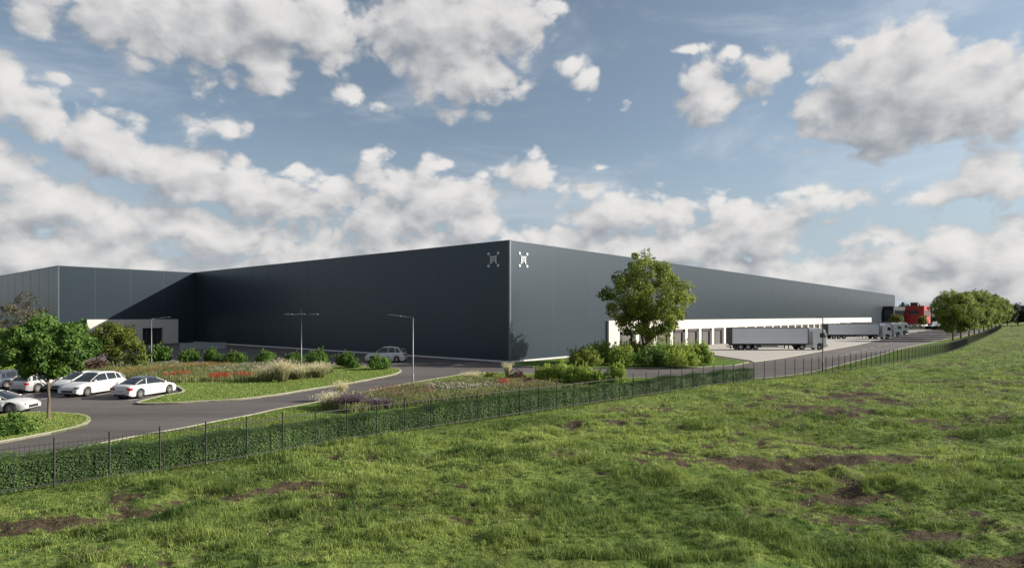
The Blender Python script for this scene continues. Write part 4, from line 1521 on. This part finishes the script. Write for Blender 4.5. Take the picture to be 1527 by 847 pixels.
    def pillar(xa, xb, w):
        for s in (1, -1):
            q = [surf(xa - w / 2, 0), surf(xa + w / 2, 0), surf(xb + w / 2, .98), surf(xb - w / 2, .98)]
            q = [(p[0], p[1] * s, p[2]) for p in q]
            MB().add(q, [(0, 1, 2, 3)] if s > 0 else [(3, 2, 1, 0)]).build('window_pillar', paint, root)
    # edge rails following the roofline: A and C pillars
    for xa, xb in ((rf[1], gx[-1] - .03), (gx[0] + .03, rf[0])):
        ss = np.linspace(xa, xb, 8)
        for s in (1, -1):
            line = [surf(v, .99, .012) for v in ss]
            MB().tube([(p[0], p[1] * s, p[2]) for p in line], .026, 6).build('window_pillar', paint, root)
    pillar(-.45 if style != 'coupe' else -.75, -.42 if style != 'coupe' else -.6, .07)
    if style != 'coupe':
        pillar(-1.35, -1.3, .07)
        pillar(gx[0] + .32, rf[0] + .02, .16)
    # lights, mirrors, grille, plate
    for s in (1, -1):
        zt = float(np.interp(hl - .2, bx, bz))
        w = hw * .86
        ya, yb = sorted((s * hw * .56, s * hw * .93))
        MB().hexa([(hl - .30, ya, zt - .20), (hl + .012, ya if s > 0 else ya + .12, zt - .20), (hl - .03, yb, zt - .20), (hl - .40, yb, zt - .20),
                   (hl - .30, ya, zt - .04), (hl - .02, ya if s > 0 else ya + .12, zt - .07), (hl - .08, yb, zt - .07), (hl - .46, yb, zt - .03)]).build('headlight', M['headlens'], root, bevel=.015)
        zt = float(np.interp(-hl + .1, bx, bz))
        ya, yb = sorted((s * hw * .50, s * hw * .955))
        MB().hexa([(-hl - .02, ya, zt - .27), (-hl + (.24 if s < 0 else .02), ya, zt - .27), (-hl + .24, yb, zt - .27), (-hl + .02, yb, zt - .27),
                   (-hl - .01, ya, zt - .10), (-hl + .26, ya, zt - .09), (-hl + .30, yb, zt - .09), (-hl + .03, yb, zt - .10)]).build('tail_light', M['red'], root, bevel=.015)
        mx = gx[-1] - .32; mz = float(np.interp(mx, bx, bz)) + .06
        MB().box(mx - .07, mx + .07, min(s * (hw - .06), s * (hw + .13)), max(s * (hw - .06), s * (hw + .13)), mz - .06, mz + .07).build('mirror', paint, root, bevel=.03)
    MB().box(hl - .06, hl + .012, -hw * .5, hw * .5, .34, .50).build('grille', M['black'], root)
    MB().box(-hl - .012, -hl + .05, -hw * .55, hw * .55, .26, .38).build('bumper_insert', M['chassis'], root)
    MB().box(-hl - .02, -hl + .04, -.26, .26, .50 * ks_, .60 * ks_).build('number_plate', M['paint'], root)
    # door shut lines
    sl_ = MB()
    for x in ((.78, -.42, -1.25) if style != 'coupe' else (.85, -.75)):
        if x < xr + wr + .08: x = xr + wr + .10
        e = abs(x) / hl; w = hw * (1 - .05 * e ** 3); zt = float(np.interp(x, bx, bz))
        for s in (1, -1):
            q = [(x - .006, s * (w * .955 + .004), .28), (x + .006, s * (w * .955 + .004), .28), (x + .006, s * (w + .003), .5 * ks_), (x + .006, s * (w * .985 + .004), zt - .10), (x - .006, s * (w * .985 + .004), zt - .10), (x - .006, s * (w + .003), .5 * ks_)]
            sl_.add(q, [tuple(range(6))])
    sl_.build('door_gap', M['black'], root)
    for x in (xf, xr):
        for s in (1, -1):
            wheel(root, x, s * (hw - .115), wr, .22, s)
    return root


def hd(dx, dy):
    return math.atan2(dy, dx)


make_car('white coupe with dark rear window, tail toward the road, last bay on the right', 'car', (-27.45, 46.5), hd(.22, .975), 4.5, 1.86, 1.50, M['carwhite'], 'coupe', 'parked cars', M['cardark'])
make_car('white estate car parked nose out between the silver car and the coupe', 'car', (-32.15, 47.75), hd(-.16, -.987), 4.7, 1.88, 1.68, M['carwhite'], 'hatch', 'parked cars')
make_car('pale silver car with its tail in shade, left of the white estate', 'car', (-37.5, 49.9), hd(.2, .98), 4.5, 1.84, 1.52, M['carsilver'], 'hatch', 'parked cars')
make_car('white car set back between the silver car and the white estate', 'car', (-35.2, 50.6), hd(-.16, -.987), 4.3, 1.72, 1.45, M['carwhite'], 'hatch', 'parked cars')
make_car('dark car with red tail light cut by the left edge', 'car', (-41.3, 51.6), hd(.2, .98), 4.5, 1.84, 1.55, M['cardark'], 'hatch', 'parked cars')
make_car('near white car by the small island, partly outside the left edge', 'car', (-32.0, 38.4), hd(.98, .12), 4.5, 1.8, 1.38, M['carwhite'], 'coupe', 'parked cars')
make_car('white van like car driving along the shaded facade behind the flower island', 'car', (-16.3, 80.6), hd(-1, .04), 5.2, 1.95, 2.0, M['carwhite'], 'suv')
# tiny cars before the red building
for i, (x, D) in enumerate(((1358, 283), (1367, 284), (1388, 284), (1397, 283))):
    if i == 0:
        far_car = make_car('white car far away below the red building, first from the left', 'car', AT(x, D), hd(.7, .7), 4.4, 1.8, 1.5, M['carwhite'], 'hatch', 'distant cars by the red building')
    else:
        o = copy_tree(far_car)
        o.location = (*AT(x, D), .012)
        o['label'] = ('', 'white car far away below the red building, second from the left', 'white car far away right of the red building', 'distant white car nearest the avenue trees')[i]


def make_truck(label, rear, heading, group='white lorries with grey trailers'):
    """articulated lorry; origin under the trailer's rear, x forward"""
    root = empty('lorry', (*rear, .032), heading, label=label, cat='lorry', group=group)
    tr_ = MB().box(0, 13.4, -1.25, 1.25, 1.12, 3.82).build('trailer_body', M['trailer'], root, bevel=.04)
    s = MB()
    s.box(-.02, 13.42, -1.27, 1.27, 1.0, 1.12)
    s.box(-.02, 13.42, -1.275, 1.275, 3.78, 3.86)
    for x in (-.02, 13.3): s.box(x, x + .14, -1.275, 1.275, 1.1, 3.8)
    s.build('trailer_rail', M['chassis'], root)
    s = MB()
    s.box(.1, 12.6, -.5, .5, .75, 1.0)
    s.box(0, .15, -1.2, 1.2, .45, .62)
    for y in (-1, 1):
        s.box(3.9, 4.05, y * .9 - .05, y * .9 + .05, .35, 1.0)
        s.box(10.1, 10.25, y * .75 - .06, y * .75 + .06, .2, 1.0)
        s.box(5.0, 9.2, y * 1.2 - .02, y * 1.2 + .02, .50, .62); s.box(5.0, 9.2, y * 1.2 - .02, y * 1.2 + .02, .78, .88)
    s.box(4.3, 5.2, -1.1, 1.1, .45, .95)
    s.build('trailer_chassis', M['chassis'], root)
    for y in (-1, 1):
        MB().box(-.03, .02, y * 1.1 - .1, y * 1.1 + .1, .75, .95).build('tail_light', M['red'], root)
    for x in (1.6, 2.9, 4.2 - .0):
        for y in (-1, 1): wheel(root, x, y * 1.07, .5, .34, y)
    # tractor unit
    s = MB(); s.box(11.3, 17.2, -.45, .45, .55, .95); s.box(12.9, 14.2, -1.1, 1.1, .42, .95)
    s.build('tractor_chassis', M['chassis'], root)
    MB().box(12.95, 14.3, -1.22, -.75, .38, 1.02).build('fuel_tank', M['rim'], root, bevel=.1)
    MB().box(12.95, 14.3, .75, 1.22, .38, 1.02).build('fuel_tank', M['rim'], root, bevel=.1)
    c = MB()
    prof = [(14.35, .95), (14.35, 3.25), (14.55, 3.62), (15.2, 3.82), (15.9, 3.74), (16.38, 3.40), (16.62, 2.35), (16.66, 1.6), (16.68, .55), (16.45, .42), (16.25, .42), (16.12, .95), (15.7, 1.2), (15.2, 1.2), (14.8, .95)]
    n = len(prof)
    vs = [(x, -1.22, z) for x, z in prof] + [(x, 1.22, z) for x, z in prof]
    c.add(vs, [tuple(range(n)), tuple(reversed(range(n, 2 * n))), *[(i, n + i, n + (i + 1) % n, (i + 1) % n) for i in range(n)]])
    cab = c.build('cab', M['cab'], root, bevel=.07)
    w = MB()
    w.hexa([(16.40, -1.08, 3.28), (16.63, -1.12, 2.38), (16.63, 1.12, 2.38), (16.40, 1.08, 3.28), (16.36, -1.08, 3.28), (16.58, -1.12, 2.38), (16.58, 1.12, 2.38), (16.36, 1.08, 3.28)])
    w.build('windscreen', M['glass'], cab)
    for y in (-1, 1):
        w = MB()
        q = [(15.45, 2.15), (16.42, 2.15), (16.22, 2.95), (15.45, 2.95)]
        w.hexa([(x, y * 1.20, z) for x, z in q] + [(x, y * 1.232, z) for x, z in q])
        w.build('side_window', M['glass'], cab)
        w = MB(); w.tube([(16.35, y * 1.2, 2.9), (16.5, y * 1.42, 2.9), (16.5, y * 1.42, 2.1), (16.35, y * 1.2, 2.1)], .025, 6)
        w.box(16.42, 16.56, y * 1.42 - .1, y * 1.42 + .1, 2.15, 2.85)
        w.build('mirror', M['cab'], root)
        MB().box(14.2, 14.9, min(y * 1.14, y * 1.2), max(y * 1.14, y * 1.2), 1.05, 3.5).build('side_fairing', M['cab'], root, bevel=.02)
        MB().box(16.6, 16.70, y * .95 - .16, y * .95 + .16, .75, .98).build('headlight', M['lamp'], root)
        MB().box(14.3, 15.0, min(y * .9, y * 1.2), max(y * .9, y * 1.2), .35, .95).build('side_skirt', M['cab'], root, bevel=.03)
    v = MB(); v.hexa([(16.18, -1.1, 3.55), (16.55, -1.15, 3.34), (16.55, 1.15, 3.34), (16.18, 1.1, 3.55), (16.18, -1.1, 3.62), (16.6, -1.15, 3.42), (16.6, 1.15, 3.42), (16.18, 1.1, 3.62)])
    v.build('sun_visor', M['glass'], root)
    MB().box(16.64, 16.7, -.8, .8, 1.15, 1.95).build('grille', M['chassis'], root)
    for x in (12.35, 15.45):
        for y in (-1, 1): wheel(root, x, y * 1.05, .5, .34, y)
    return root


a = AT(1087, 108.5)
T1 = make_truck('nearest white lorry with a long grey trailer parked across the yard', a, math.radians(1.5))


def place_truck(label, front_px, D, lab_h=math.radians(1.5)):
    o = copy_tree(T1)
    x, y = AT(front_px, D)
    o.location = (x - 16.7 * math.cos(lab_h), y - 16.7 * math.sin(lab_h), .032)
    o['label'] = label
    return o


place_truck('second white lorry, its grey trailer half hidden by the nearest one', 1326, 160)
place_truck('third white lorry, only its cab showing past the second', 1341, 180)
place_truck('farthest white lorry cab in the line beside the yard', 1351, 196)

# white wheel guides at the dock near the first trailer
for i, (x, y) in enumerate(((1090, 521), (1096, 521.5), (1100, 522))):
    b = MB(); b.tube([(0, 0, 0), (0, 0, .75), (0, 0, .86)], [.14, .14, .09], 10)
    b.build('bollard', M['carwhite'], loc=(*P(x, y), .03), label=('white bollard leftmost of three behind the nearest trailer', 'white bollard in the middle of three behind the nearest trailer', 'white bollard rightmost of three behind the nearest trailer')[i], cat='bollard', group='white bollards at the trailer rear')
